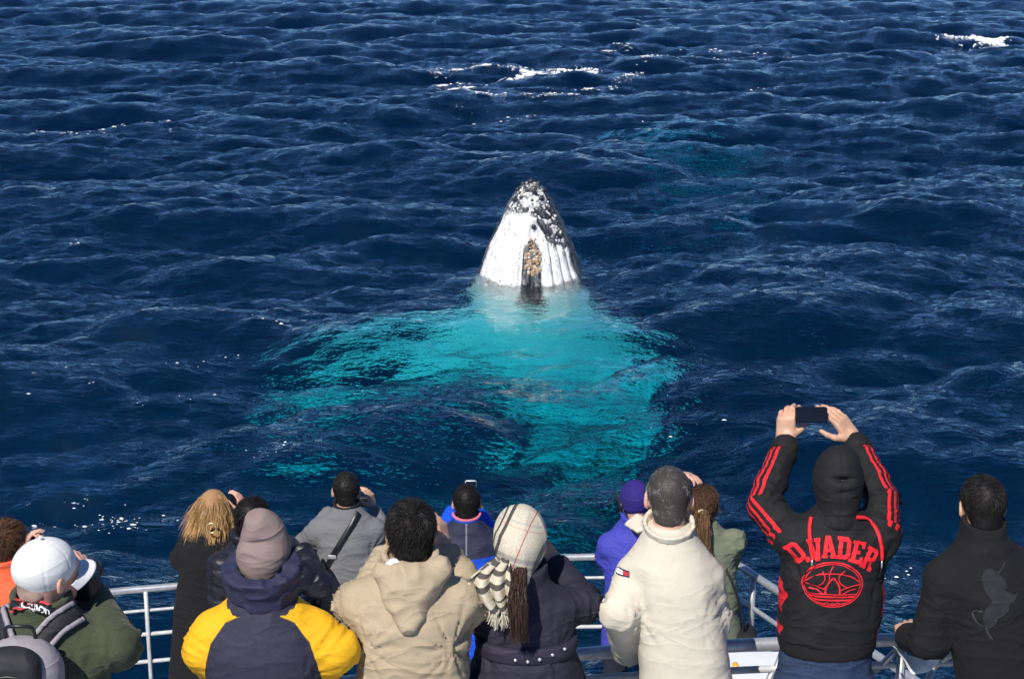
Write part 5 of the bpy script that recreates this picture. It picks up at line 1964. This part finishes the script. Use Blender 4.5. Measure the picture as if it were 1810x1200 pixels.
# ------------------------------------------------------------------ person in the white cap with camera and backpack
def cap_person():
    p = Person('person in a white cap and dark green fleece looking through a camera', P(85, 1016, 3.62), DECK_UP, 0, -.75, .06, .05, hs=.99, skin_col=PALE, group=ROW1, hip=(-.02, -.05))
    nk = p.neck
    S = std_shoulders(p, .155, .125)
    p.arm(-1, S[-1], p.J(-55, 1150, .10), p.J(60, 1075, .30))
    p.arm(1, S[1], p.J(205, 1138, .03), p.J(158, 1050, .25))
    p.hand(p.J(158, 1046, .25), p.J(148, 992, .28) - p.J(158, 1046, .25), (-1, .35, .1), (-.3, -1, .2), curl=(.5, .55, .6, .6), tcurl=.2, s=1.02)
    p.hand(p.J(62, 1070, .31), p.J(100, 1040, .38) - p.J(62, 1070, .31), (.6, .3, .8), (-.2, -1, .3), curl=(.5, .5, .55, .6))
    p.build_body()
    m = cloth_mat('green_fleece', (0.052, 0.064, 0.034), .95, .14, 120, .002, sheen=.1)
    fks = [(torso(p, .78, (.21, .16), (.20, .155), (.205, .155), (.175, .13), (.125, .105), (.082, .08)), 0)] + sleeves(p, (.082, .076, .058), neck_r=.066) + [(ring((nk.x, nk.y + .01, nk.z + .012), .088, .085, .04, .010, -.25), .02)]
    seam = lambda V, N, at, aw: -.005 * np.exp(-((V[:, 0] - nk.x - .135 - .12 * (nk.z - .2 - V[:, 2])) / .004) ** 2) * (V[:, 2] < nk.z - .1) * (V[:, 1] < 0)
    jk = p.garment('fleece', fks, m, .0095, wr=(.008, 4), seed=12, fold=.8, quilt=seam)
    # cap: crown, opening at the back, curved bill
    wm = cloth_mat('white_cotton', (.72, .72, .70), .8, .03, 90, .001, crease=.0012)
    e = ell((0, -.012, .040), (.088, .107, .090))
    f = lambda q: -smin(-e(q), -((-.028 + (q[..., 1] + .1) * .10) - q[..., 2]), .006)
    f = sub(f, ell((0, -.115, -.035), (.042, .05, .035)), .006)
    V, F = skin(f, (-.13, -.16, -.08), (.13, .15, .17), .0055)
    N = vnormals(V, F)
    ang = np.arctan2(V[:, 0], V[:, 1] + .012)
    d = -.0018 * np.exp(-((((ang + .52) / 1.047) % 1 - .5) / .03) ** 2) * (V[:, 2] > -.015) + .0035 * np.exp(-((V[:, 2] + .018) / .009) ** 2)
    cap = p.add('cap', np_mesh('cap', p.HP(V + N * d[:, None]), F), wm)
    nb, mb_ = 24, 12
    V = []
    for i in range(nb):
        a = math.radians(-68 + 136 * i / (nb - 1))
        for k in range(mb_):
            t = k / (mb_ - 1)
            r0x, r0y = .090 * math.sin(a), -.012 + .108 * math.cos(a)
            ext = .075 * math.cos(a * 1.1) * t
            V.append((r0x * (1 + .05 * t), r0y + ext, -.010 - .022 * (r0x / .09) ** 2 * (.4 + t) - .006 * t))
    bl = np_mesh('bill', p.HP(np.array(V)), grid_faces(nb, mb_))
    bo = p.add('bill', bl, wm, cap)
    so = bo.modifiers.new('thick', 'SOLIDIFY'); so.thickness = .004
    link_obj('button', sdf_mesh('button', ell(tuple(p.HP((0, -.012, .141))[0]), (.008, .008, .005)), p.HP((0, -.012, .141))[0] - .014, p.HP((0, -.012, .141))[0] + .014, .004), cap, wm)
    short_hair(p, (0.36, 0.25, 0.20), 23, -.001, .007, 2600, .12, low=-.055, front=-.02, tip=(.38, .36, .34))
    # camera with strap, brought to the eye
    cc = W_(p, p.J(135, 1034, .17))
    co = empty('camera', cc, -.12)
    tag(co, 'black camera with long lens held to the eye under a white cap', 'camera')
    link_obj('casing', box_mesh('casing', (0, 0, 0), (.065, .030, .045), .012), co, M_BLACK)
    link_obj('prism', box_mesh('prism', (0, -.002, .052), (.024, .028, .016), .01), co, M_BLACK)
    link_obj('lens', tube_mesh('lens', [(0, .025, -.004), (0, .05, -.004), (0, .055, -.004), (0, .12, -.004), (0, .125, -.004), (0, .15, -.004)], [.034, .034, .037, .037, .040, .040], 28), co, M_BLACK)
    link_obj('grip', box_mesh('grip', (.052, .02, -.004), (.016, .028, .042), .012), co, M_BLACK)
    link_obj('eyecup', box_mesh('eyecup', (0, -.034, .046), (.018, .010, .012), .006), co, M_BLACK)
    # neck strap with lettering
    b = bvh_of(jk)
    d3, n3 = lay_px(p, b, smooth_line([(22, 1069), (45, 1071), (70, 1075), (95, 1083), (122, 1096)], 10), .004)
    ms_red = simple_mat('strap_red', (.50, .04, .05), .8)
    inv = Matrix.Rotation(.12, 4, 'Z') @ Matrix.Translation(p.base - cc)      # body frame -> camera frame

    def on_cam(me):
        me.transform(inv); return me
    sp = link_obj('neck_strap', on_cam(band_mesh('neck_strap', d3, n3, .034, .003)), co, M_BLACK)
    up_ = [n.cross((d3[min(i + 1, len(d3) - 1)] - d3[max(i - 1, 0)]).normalized()) for i, n in enumerate(n3)]
    for dv, sl_ in ((-.021, slice(3, 26)), (.021, slice(1, 16))):
        e2 = [v - u * dv for v, u in zip(d3, up_)][sl_]
        link_obj('strap_edge', on_cam(band_mesh('strap_edge', e2, n3[sl_], .009, .0032)), sp, ms_red)
    hp = catmull([p.J(131, 1040, .2), p.J(132, 1066, .12), p.J(136, 1092, .04)], 8)
    link_obj('strap_drop', on_cam(band_mesh('strap_drop', hp, [(0, -1, 0)] * len(hp), .024, .003)), sp, M_BLACK)
    tcu = bpy.data.curves.new('strap_text', 'FONT'); tcu.body = 'Canon'; tcu.size = 19; tcu.align_x = 'CENTER'; tcu.offset = .35
    to = bpy.data.objects.new('strap_text_tmp', tcu); COL.objects.link(to)
    bpy.context.view_layer.update()
    tm = bpy.data.meshes.new_from_object(to.evaluated_get(bpy.context.evaluated_depsgraph_get()))
    bpy.data.objects.remove(to)
    q3, _ = lay_px(p, b, [(63 + v.co.x * .98, 1079 - v.co.y * .72 + v.co.x * .16) for v in tm.vertices], .0095)
    for v, q in zip(tm.vertices, q3): v.co = q
    tm.materials.append(simple_mat('white_thread', (.8, .8, .8), .8))
    link_obj('lettering', on_cam(tm), sp)
    trousers(p, M_DARKPANTS)
    # backpack
    bc = p.J(38, 1206, -.22)
    bp = empty('backpack', W_(p, bc))
    tag(bp, 'grey and black backpack on the person in the white cap', 'backpack')
    mg = cloth_mat('lilac_grey_nylon', (.30, .27, .29), .7, .08, 120, .001)
    mk = cloth_mat('black_nylon', (.022, .021, .026), .7, .15, 120, .001)
    mw = cloth_mat('pale_grey_nylon', (.55, .56, .62), .6, .06, 120, .001)
    fb = union_k([(rbox((0, .02, -.12), (.125, .085, .22), .08), 0), (ell((0, .02, .06), (.105, .07, .085)), .05)])
    link_obj('pack_body', sdf_mesh('pack_body', fb, (-.2, -.12, -.37), (.2, .15, .19), .010, 2), bp, mg)
    link_obj('front_panel', sdf_mesh('front_panel', union_k([(rbox((-.01, -.06, -.06), (.092, .045, .18), .04), 0), (ell((-.01, -.05, .105), (.076, .044, .04)), .03)]), (-.16, -.14, -.36), (.16, .03, .17), .009, 2), bp, mk)
    link_obj('pocket_flap', sdf_mesh('pocket_flap', rbox((-.012, -.097, -.085), (.086, .022, .115), .022), (-.14, -.14, -.25), (.12, -.05, .05), .008, 2), bp, mw)
    link_obj('pocket', sdf_mesh('pocket', rbox((-.012, -.110, -.125), (.076, .02, .12), .02), (-.13, -.15, -.28), (.11, -.06, .01), .009, 2), bp, mk)
    arc = [(-.08, -.098, .03), (-.05, -.104, .062), (-.01, -.104, .072), (.035, -.104, .062), (.066, -.098, .025)]
    link_obj('zip', tube_mesh('zip', catmull(arc, 8), .004, 8), bp, M_BLACK)
    link_obj('zip_pull', tube_mesh('zip_pull', catmull([(.066, -.10, .02), (.076, -.106, -.015), (.082, -.106, -.04)], 5), .005, 8), bp, M_RAIL)
    link_obj('carry_loop', tube_mesh('carry_loop', catmull([(-.045, .03, .135), (-.04, .02, .175), (.0, .01, .185), (.04, .02, .175), (.045, .03, .135)], 6), .006, 8), bp, M_BLACK)
    for sx, px in ((-1, ((-2, 1082), (4, 1098), (10, 1116), (16, 1140))), (1, ((132, 1084), (114, 1093), (95, 1108), (76, 1132)))):
        d3, n3 = lay_px(p, b, smooth_line(px), .006)
        o3 = [v - bc for v in d3]
        so_ = link_obj('shoulder_strap', band_mesh('shoulder_strap', o3, n3, .062, .010), bp, mk)
        for dx in (-1, 1):
            e2 = []
            for i, v in enumerate(o3):
                a_, b_ = o3[max(0, i - 1)], o3[min(len(o3) - 1, i + 1)]
                tt = (b_ - a_).normalized()
                e2.append(v + tt.cross(n3[i]).normalized() * (dx * .030) + n3[i] * .003)
            link_obj('strap_piping', band_mesh('strap_piping', e2, n3, .016, .012), so_, mg)
    return p


# ------------------------------------------------------------------ the row along the bow railing
def orange_person():
    p = Person('person with tousled brown hair in an orange jacket at the left edge', P(14, 960, 6.3), DECK_LOW, 0, -.35, -.1, 0, hs=1.0, skin_col=PALE, group=ROW2)
    S = std_shoulders(p, .16, .14)
    p.arm(-1, S[-1], p.J(-75, 1075, .06), p.J(10, 1010, .3))
    p.arm(1, S[1], p.J(62, 1045, .12), p.J(78, 985, .34))
    p.hand(p.J(80, 985, .34), p.J(76, 948, .36) - p.J(80, 985, .34), (-1, .4, 0), (-.2, -1, 0), curl=(.45, .5, .5, .5))
    p.hand(p.J(40, 975, .34), p.J(48, 955, .36) - p.J(40, 975, .34), (1, .4, 0), (.2, -1, 0), curl=(.45, .5, .5, .5))
    p.build_body()
    m = cloth_mat('orange_shell', (0.85, 0.13, 0.05), .75, .10, 60, .0015)
    nk = p.neck
    p.garment('jacket', [(torso(p, .8, (.20, .15), (.19, .15), (.20, .15), (.17, .125), (.12, .1)), 0)] + sleeves(p, (.078, .07, .055)) + [(ring((nk.x, nk.y, nk.z + .01), .09, .085, .04, .012, -.2), .02)], m, .011, wr=(.008, 5), seed=3, fold=1.4)
    trousers(p, M_JEANS, vox=.02)
    short_hair(p, (0.035, 0.017, 0.010), 5, .014, .045, 4200, .5, tip=(.16, .08, .04), low=-.085, w=.0032)
    phone('mobile_phone', W_(p, p.J(61, 956, .38)), .12, .064, .009, np.array([[1, 0, -.02], [0, .39, -.92], [.0, .92, .39]], np.float32), M_PHONE_BLK, 'black phone held beside the tousled brown haired head at the left edge')


def blonde_person():
    p = Person('person with windblown long blonde hair in a knee length black coat', P(378, 900, 6.7), DECK_LOW, 0, -.15, -.12, 0, hs=.95, skin_col=PALE, group=ROW2, hip=(-.08, -.05))
    nk = p.neck
    S = std_shoulders(p, .15, .13)
    p.arm(-1, S[-1], p.J(322, 985, .05), p.J(355, 925, .32))
    p.arm(1, S[1], p.J(425, 985, .08), p.J(426, 912, .34))
    p.hand(p.J(427, 908, .34), p.J(425, 872, .36) - p.J(427, 908, .34), (-1, .4, 0), (-.2, -1, 0), curl=(.5, .55, .6, .6), s=.95)
    p.build_body()
    m = cloth_mat('black_wool_coat', (0.010, 0.010, 0.011), .95, .2, 90, .002)
    p.garment('coat', [(torso(p, .42, (.235, .19), (.19, .155), (.175, .14), (.155, .12), (.11, .095)), 0)] + sleeves(p, (.074, .066, .055)), m, .011, wr=(.007, 4), seed=33, lo=(-.42, -.35, .36), hi=(.42, .55, 1.75))
    p.add('coat_ring', tube_mesh('coat_ring', [p.J(374, 933, -.125) + Vector((.028 * math.cos(a), 0, .030 * math.sin(a))) for a in np.linspace(0, 6.283, 25)[:-1]], .005, 8, closed=True), simple_mat('gold_metal', (.7, .55, .3), .35, .5, metal=.7))
    trousers(p, M_LIGHTJEANS, vox=.02)
    # hair: scalp cap and long wind-tossed strands
    rng = np.random.default_rng(8)
    V, F = skin(scalp_sdf(.010, -.10, .05), (-.12, -.15, -.16), (.12, .13, .16), .007)
    n = 4800
    fi = rng.integers(0, len(F), n)
    R_ = V[F[fi]].mean(1)
    N = vnormals(V, F)[F[fi, 0]]
    R_ = p.HP(R_); N = N @ p.HR.T
    k = np.linspace(0, 1, 12)[None, :, None]
    c0 = np.array(p.head)
    out = R_ - c0
    ln = rng.uniform(.08, .25, n) * np.where(out[:, 2] > .05, 1.15, .95)
    wind = np.clip(-(out[:, 0]) * 8 + .1, -.25, 1.0)
    tipv = np.stack([-.28 * np.clip(wind, 0, 1) * rng.uniform(.2, 2.0, n) + out[:, 0] * .35, -.05 + 0 * wind + out[:, 1] * .2, -1.0 + 0 * wind], -1)
    tipv[:, 2] *= np.where(wind > .5, rng.uniform(.5, 1, n), 1)
    first = N * .020 + np.stack([0 * wind, 0 * wind, -.012 + 0 * wind], -1)
    paths = R_[:, None, :] + first[:, None, :] * np.sin(np.minimum(k * 3.2, 1.57)) + tipv[:, None, :] * ln[:, None, None] * k ** 1.25
    ph = rng.random(n) * 6.28
    curl = np.stack([np.sin(k[..., 0] * 6 + ph[:, None]), np.cos(k[..., 0] * 6 + ph[:, None]), 0 * k[..., 0] + 0 * ph[:, None]], -1)
    grp = np.stack([fbm(R_ * 26, q, 2) for q in (1, 2, 3)], -1)
    paths = paths + curl * .009 * k + grp[:, None, :] * .030 * k
    HV, HF, hv = ribbons(paths, .0030, rng, .2)
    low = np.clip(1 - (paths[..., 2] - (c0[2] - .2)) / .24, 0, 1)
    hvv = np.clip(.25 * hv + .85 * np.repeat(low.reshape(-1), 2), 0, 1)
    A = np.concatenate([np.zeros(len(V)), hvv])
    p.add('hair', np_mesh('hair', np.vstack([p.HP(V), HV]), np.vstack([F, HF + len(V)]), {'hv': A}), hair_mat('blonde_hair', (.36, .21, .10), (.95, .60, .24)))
    phone('mobile_phone', W_(p, p.J(412, 888, .36)), .066, .13, .009, np.array([[1, 0, -.02], [0, .39, -.92], [.0, .92, .39]], np.float32), M_PHONE_BLK, 'dark phone in the raised hand of the blonde haired person')


def puffer_person():
    p = Person('person with sleek black hair in a black quilted jacket behind the beanie', P(447, 918, 6.5), DECK_LOW, 0, -.1, -.1, 0, hs=1.05, skin_col=ASIAN, group=ROW2, hip=(.08, -.05))
    nk = p.neck
    S = {-1: p.J(410, 985, 0), 1: p.J(540, 998, 0)}
    S = std_shoulders(p, .17, .15)
    p.arm(-1, S[-1], p.J(395, 1060, .06), p.J(430, 1000, .3))
    p.arm(1, S[1], p.J(560, 1030, .08), p.J(532, 974, .30))
    p.hand(p.J(530, 972, .31), p.J(506, 950, .33) - p.J(530, 972, .31), (-.5, .5, -.5), (-.4, -.6, .6), curl=(.45, .5, .55, .6))
    p.build_body()
    m = cloth_mat('black_quilted_nylon', (0.012, 0.012, 0.018), .42, .2, 90, .001, spec=.5)
    quilt = lambda V, N, at, aw: .016 * (np.abs(np.sin(np.where(aw > .4, at * 8.5, V[:, 2] * 42))) ** .5 - .6)
    p.garment('jacket', [(torso(p, .8, (.22, .17), (.21, .165), (.215, .16), (.185, .135), (.125, .105)), 0)] + sleeves(p, (.09, .084, .066)) + [(ring((nk.x, nk.y, nk.z + .012), .098, .092, .045, .016, -.2), .02)], m, .010, wr=(.004, 5), seed=13, quilt=quilt)
    trousers(p, M_DARKPANTS, vox=.02)
    short_hair(p, (0.006, 0.005, 0.005), 15, .013, .05, 6000, .02, low=-.11, front=.04, tip=(.03, .022, .018), w=.003, mess=.25)


def suit_person():
    p = Person('person in a grey suit jacket raising a small black camera', P(612, 868, 6.85), DECK_LOW, 0, .08, -.1, 0, hs=.99, skin_col=ASIAN, group=ROW2, hip=(.01, -.05))
    nk = p.neck
    S = std_shoulders(p, .165, .125)
    p.arm(-1, S[-1], p.J(533, 968, .10), p.J(585, 905, .34))
    p.arm(1, S[1], p.J(686, 960, .08), p.J(660, 903, .30))
    p.hand(p.J(659, 900, .30), p.J(652, 862, .32) - p.J(659, 900, .30), (-1, .4, 0), (-.2, -1, 0), curl=(.55, .6, .6, .65), tcurl=.25)
    p.build_body()
    m = cloth_mat('grey_wool_suit', (0.165, 0.165, 0.17), .9, .08, 160, .001)
    jk = p.garment('suit_jacket', [(torso(p, .72, (.195, .15), (.18, .145), (.19, .145), (.175, .125), (.115, .1)), 0)] + sleeves(p, (.078, .066, .052), neck_r=.065), m, .010, wr=(.007, 4), seed=24, fold=1.2)
    p.add('shirt_collar', sdf_mesh('shirt_collar', ring((nk.x, nk.y + .008, nk.z + .015), .074, .072, .028, .008, -.2), (nk.x - .12, nk.y - .12, nk.z - .06), (nk.x + .12, nk.y + .13, nk.z + .09), .008), cloth_mat('black_shirt', (.012, .012, .014)))
    sh, el, wr_ = p.arms[1]
    u = (wr_ - el).normalized()
    p.add('shirt_cuff', tube_mesh('shirt_cuff', [wr_ - u * .01, wr_ + u * .018], .038, 16), cloth_mat('white_cuff', (.75, .75, .75)))
    trousers(p, M_DARKPANTS, vox=.02)
    short_hair(p, (.008, .007, .006), 25, .006, .018, 4200, .35, tip=(.045, .038, .034), w=.0032)
    cc = W_(p, p.J(642, 886, .36))
    co = empty('compact_camera', cc)
    tag(co, 'small black camera in the raised hand of the grey suit wearer', 'camera')
    link_obj('casing', box_mesh('casing', (0, 0, 0), (.045, .016, .032), .008), co, M_BLACK)
    link_obj('lens', tube_mesh('lens', [(0, .016, 0), (0, .04, 0)], .02, 18), co, M_BLACK)
    # bag strap running from the right shoulder across the back
    b = bvh_of(jk)
    d3, n3 = lay_px(p, b, smooth_line([(633, 906), (624, 924), (605, 955), (583, 992), (566, 1028), (558, 1050)]), .006)
    bag = empty('shoulder_bag', W_(p, Vector((-.24, -.02, .78))))
    tag(bag, 'black shoulder bag on a strap crossing the grey suit back', 'bag')
    off = W_(p, (0, 0, 0)) - bag.location
    path = [v + off for v in d3] + [Vector((0.0, 0, .16))]
    link_obj('strap', band_mesh('strap', path, n3 + [Vector((-.5, -1, 0))], .036, .004), bag, M_BLACK)
    bk = path[len(d3) * 3 // 5 - 2]
    link_obj('buckle', box_mesh('buckle', (0, 0, 0), (.024, .006, .012), .004), bag, M_RAIL).location = bk + Vector((0, -.006, 0))
    link_obj('pouch', sdf_mesh('pouch', rbox((0, 0, 0), (.06, .13, .16), .03), (-.1, -.17, -.2), (.1, .17, .2), .016, 2), bag, cloth_mat('black_canvas', (.015, .015, .017)))
    return p


def blue_person():
    p = Person('person in a royal blue and navy jacket with a pink collar edge', P(825, 890, 6.7), DECK_LOW, 0, 0, -.08, 0, hs=.98, skin_col=ASIAN, group=ROW2, hip=(.02, -.05))
    nk = p.neck
    S = std_shoulders(p, .165, .13)
    p.arm(-1, S[-1], p.J(775, 962, .12), p.J(803, 905, .36))
    p.arm(1, S[1], p.J(885, 975, .12), p.J(845, 910, .36))
    p.hand(p.J(803, 903, .37), p.J(822, 868, .42) - p.J(803, 903, .37), (.6, .6, .2), (.2, -1, .2), curl=(.4, .4, .45, .5))
    p.hand(p.J(846, 908, .37), p.J(838, 868, .42) - p.J(846, 908, .37), (-.6, .6, .2), (-.2, -1, .2), curl=(.4, .4, .45, .5))
    p.build_body()
    nav = (0.022, 0.024, 0.050)
    yoke = lambda V, N, at, aw, a: (V[:, 2] - (nk.z - .185 + .02 * np.abs(V[:, 0] - nk.x))) * 8 * (1 - .0 * aw) - 9 * (aw > .75) * (V[:, 1] > nk.y + .02)
    mid = lambda V, N, at, aw, a: (.008 - np.abs(V[:, 0] - nk.x)) * 60 * (V[:, 2] > nk.z - .185) * (V[:, 1] < nk.y)
    m = cloth_mat('blue_navy_shell', (0.008, 0.075, 0.58), .7, .1, 80, .001, panels=[('yoke', 0, nav, .03), ('mid', .2, (.62, .66, .72), .05)])
    p.garment('jacket', [(torso(p, .74, (.195, .155), (.185, .15), (.195, .15), (.175, .125), (.115, .1)), 0)] + sleeves(p, (.08, .07, .055)), m, .010, wr=(.007, 4), seed=37, attrs={'yoke': yoke, 'mid': mid})
    c1 = p.add('collar', sdf_mesh('collar', ring((nk.x, nk.y + .010, nk.z + .012), .078, .074, .034, .010, -.22), (nk.x - .14, nk.y - .14, nk.z - .08), (nk.x + .14, nk.y + .15, nk.z + .11), .008), cloth_mat('blue_collar', (0.008, 0.06, 0.40)))
    rim = [Vector((nk.x + .080 * math.cos(a), nk.y + .006 + .076 * math.sin(a), nk.z + .047 + .016 * math.sin(a))) for a in np.linspace(math.pi, 2 * math.pi, 25)]
    p.add('collar_edge', tube_mesh('collar_edge', rim, .008, 8), cloth_mat('pink_edge', (.75, .16, .24)), c1)
    trousers(p, cloth_mat('dark_jeans', (0.028, 0.06, 0.12), .85, .25), vox=.014, wid=.10)
    short_hair(p, BLACK_HAIR, 45, .007, .018, 4200, .35, tip=BLACK_TIP, w=.0032)
    phone('mobile_phone', W_(p, p.J(832, 868, .44)), .068, .135, .009, np.array([[1, 0, 0], [0, .3, -.95], [.0, .95, .3]], np.float32), M_PHONE_WHT, 'white phone showing above the black haired head in blue and navy')


def purple_person():
    p = Person('person in a violet blue jacket and dark purple beanie with binoculars', P(1122, 890, 6.75), DECK_LOW, 0, .35, -.05, 0, hs=1.0, skin_col=PALE, group=ROW2, hip=(-.0, -.05))
    nk = p.neck
    S = std_shoulders(p, .16, .14)
    p.arm(-1, S[-1], p.J(1073, 985, .06), p.J(1105, 930, .32))
    p.arm(1, S[1], p.J(1180, 990, .08), p.J(1130, 930, .34))
    p.hand(p.J(1105, 928, .33), p.J(1103, 888, .36) - p.J(1105, 928, .33), (.8, .4, 0), (.2, -1, 0), curl=(.5, .55, .6, .6))
    p.hand(p.J(1130, 928, .35), p.J(1122, 888, .38) - p.J(1130, 928, .35), (-.8, .4, 0), (-.2, -1, 0), curl=(.5, .55, .6, .6))
    p.build_body()
    m = cloth_mat('violet_softshell', (0.050, 0.054, 0.36), .7, .07, 80, .001)
    q = lambda V, N, at, aw: -.004 * np.exp(-((V[:, 2] - (nk.z - .20)) / .005) ** 2) * (V[:, 1] < 0) * (1 - aw)
    jk = p.garment('jacket', [(torso(p, .74, (.19, .15), (.175, .145), (.185, .145), (.165, .125), (.115, .1)), 0)] + sleeves(p, (.076, .068, .055)) + [(ring((nk.x, nk.y, nk.z + .012), .088, .086, .045, .014, -.2), .02)], m, .010, wr=(.007, 4), seed=47, quilt=q)
    b = bvh_of(jk)
    lg = p.J(1128, 917, -.12)
    p.add('logo', patch_mesh('logo', [[(lg.x - .012, lg.z - .006), (lg.x + .012, lg.z - .006), (lg.x + .012, lg.z + .006), (lg.x - .012, lg.z + .006)]], b, .008, .003), simple_mat('logo_white', (.7, .72, .8), .7), jk)
    e = ell((0, -.012, .040), (.090, .110, .108))
    f = lambda q_: -smin(-e(q_), -((-.075 + (q_[..., 1] + .1) * .45) - q_[..., 2]), .010)
    V, F = skin(f, (-.13, -.16, -.1), (.13, .15, .19), .007)
    N = vnormals(V, F)
    d = .006 * (ridge(V * np.array([8, 8, 14]), 4) - .5) + .004 * np.exp(-((V[:, 2] - (-.05 + (V[:, 1] + .1) * .45)) / .01) ** 2)
    p.add('beanie', np_mesh('beanie', p.HP(V + N * d[:, None]), F), cloth_mat('purple_knit', (0.028, 0.016, 0.155), .9, .1, 220, .002, crease=.003))
    # binoculars and strap
    cc = W_(p, p.J(1108, 886, .19))
    bo = empty('binoculars', cc, .05)
    tag(bo, 'black binoculars raised beside the dark purple beanie', 'binoculars')
    for sx in (-1, 1):
        link_obj('barrel', tube_mesh('barrel', [(sx * .033, -.05, 0), (sx * .033, -.02, 0), (sx * .035, 0, 0), (sx * .037, .07, 0)], [.017, .019, .024, .027], 18), bo, M_BLACK)
    link_obj('bridge', box_mesh('bridge', (0, -.005, 0), (.028, .03, .009), .005), bo, M_BLACK)
    sp = [p.J(1106, 880, .1), p.J(1104, 905, .02), p.J(1112, 925, -.06), p.J(1122, 938, -.12), p.J(1140, 950, -.14)]
    pth = [W_(p, v) - cc for v in catmull(sp, 8)]
    so = link_obj('strap', band_mesh('strap', pth, [(-.4, -1, .3)] * len(pth), .022, .004), bo, M_BLACK)
    so.rotation_euler = (0, 0, -.05)
    p.add('ear_muff', sdf_mesh('ear_muff', ell(tuple(p.HP((-.088, .0, -.005))[0]), (.018, .03, .035)), p.HP((-.088, 0, -.005))[0] - .05, p.HP((-.088, 0, -.005))[0] + .05, .007), M_BLACK)
    trousers(p, M_NAVYPANTS, vox=.018)


def olive_person():
    p = Person('person with a long brown ponytail in an olive jacket, one hand over the head', P(1243, 893, 6.65), DECK_LOW, 0, -.1, -.05, 0, hs=1.0, skin_col=PALE, group=ROW2, hip=(.06, -.05))
    nk = p.neck
    S = std_shoulders(p, .155, .13)
    p.arm(-1, S[-1], p.J(1166, 866, .12), p.J(1194, 838, .16))
    p.arm(1, S[1], p.J(1297, 955, .0), p.J(1283, 1012, .22))
    p.hand(p.J(1192, 836, .16), p.J(1232, 842, .12) - p.J(1192, 836, .16), (.1, -.2, -1), (.2, 1, 0), curl=(.3, .35, .4, .45))
    p.hand(p.J(1283, 1012, .23), (-.4, .9, .1), (-1, 0, 0), (0, 0, 1), curl=(.5, .5, .5, .5))
    p.build_body()
    m = cloth_mat('olive_cotton', (0.155, 0.175, 0.115), .85, .08, 90, .0015)
    p.garment('jacket', [(torso(p, .84, (.185, .15), (.175, .145), (.18, .14), (.16, .12), (.11, .095)), 0)] + sleeves(p, (.078, .072, .058)), m, .010, wr=(.007, 4), seed=57, fold=.9)
    trousers(p, M_DARKPANTS, vox=.018)
    short_hair(p, (.045, .024, .013), 65, .009, .05, 5000, .02, low=-.09, front=.06, tip=(.16, .085, .045), whorl=(0, .10, .06), w=.003, mess=.12)
    long_hair(p, [Vector(p.HP((-.005, -.112, -.005))[0].tolist()), p.J(1238, 930, -.12), p.J(1240, 975, -.17), p.J(1248, 1010, -.18)], .03, .052, (.05, .027, .015), (.24, .13, .065), 1300, 67, 'ponytail', .0028, .016)
    tq = p.HP((-.005, -.118, .0))[0]
    p.add('hair_tie', tube_mesh('hair_tie', [tq + np.array([.022 * math.cos(a), .0, .012 * math.sin(a)]) for a in np.linspace(0, 6.283, 17)[:-1]], .007, 8, closed=True), cloth_mat('cream_tie', (.7, .6, .4)))
    bag = empty('shoulder_bag', W_(p, Vector((.20, -.02, .80))))
    tag(bag, 'black bag hanging at the hip of the olive jacket wearer', 'bag')
    link_obj('pouch', sdf_mesh('pouch', rbox((0, 0, 0), (.07, .10, .12), .035), (-.1, -.14, -.16), (.1, .14, .16), .014, 2), bag, cloth_mat('black_bag', (.014, .014, .016)))
    link_obj('strap', tube_mesh('strap', catmull([(0.0, -.04, .11), (-.03, -.10, .25), (-.08, -.13, .42), (-.14, -.08, .55)], 6), .008, 8), bag, M_BLACK)
for build in (tan_person, beanie_person, cream_person, hoodie_person, sweater_person, scarf_person, cap_person,
              orange_person, blonde_person, puffer_person, suit_person, blue_person, purple_person, olive_person):
    build()
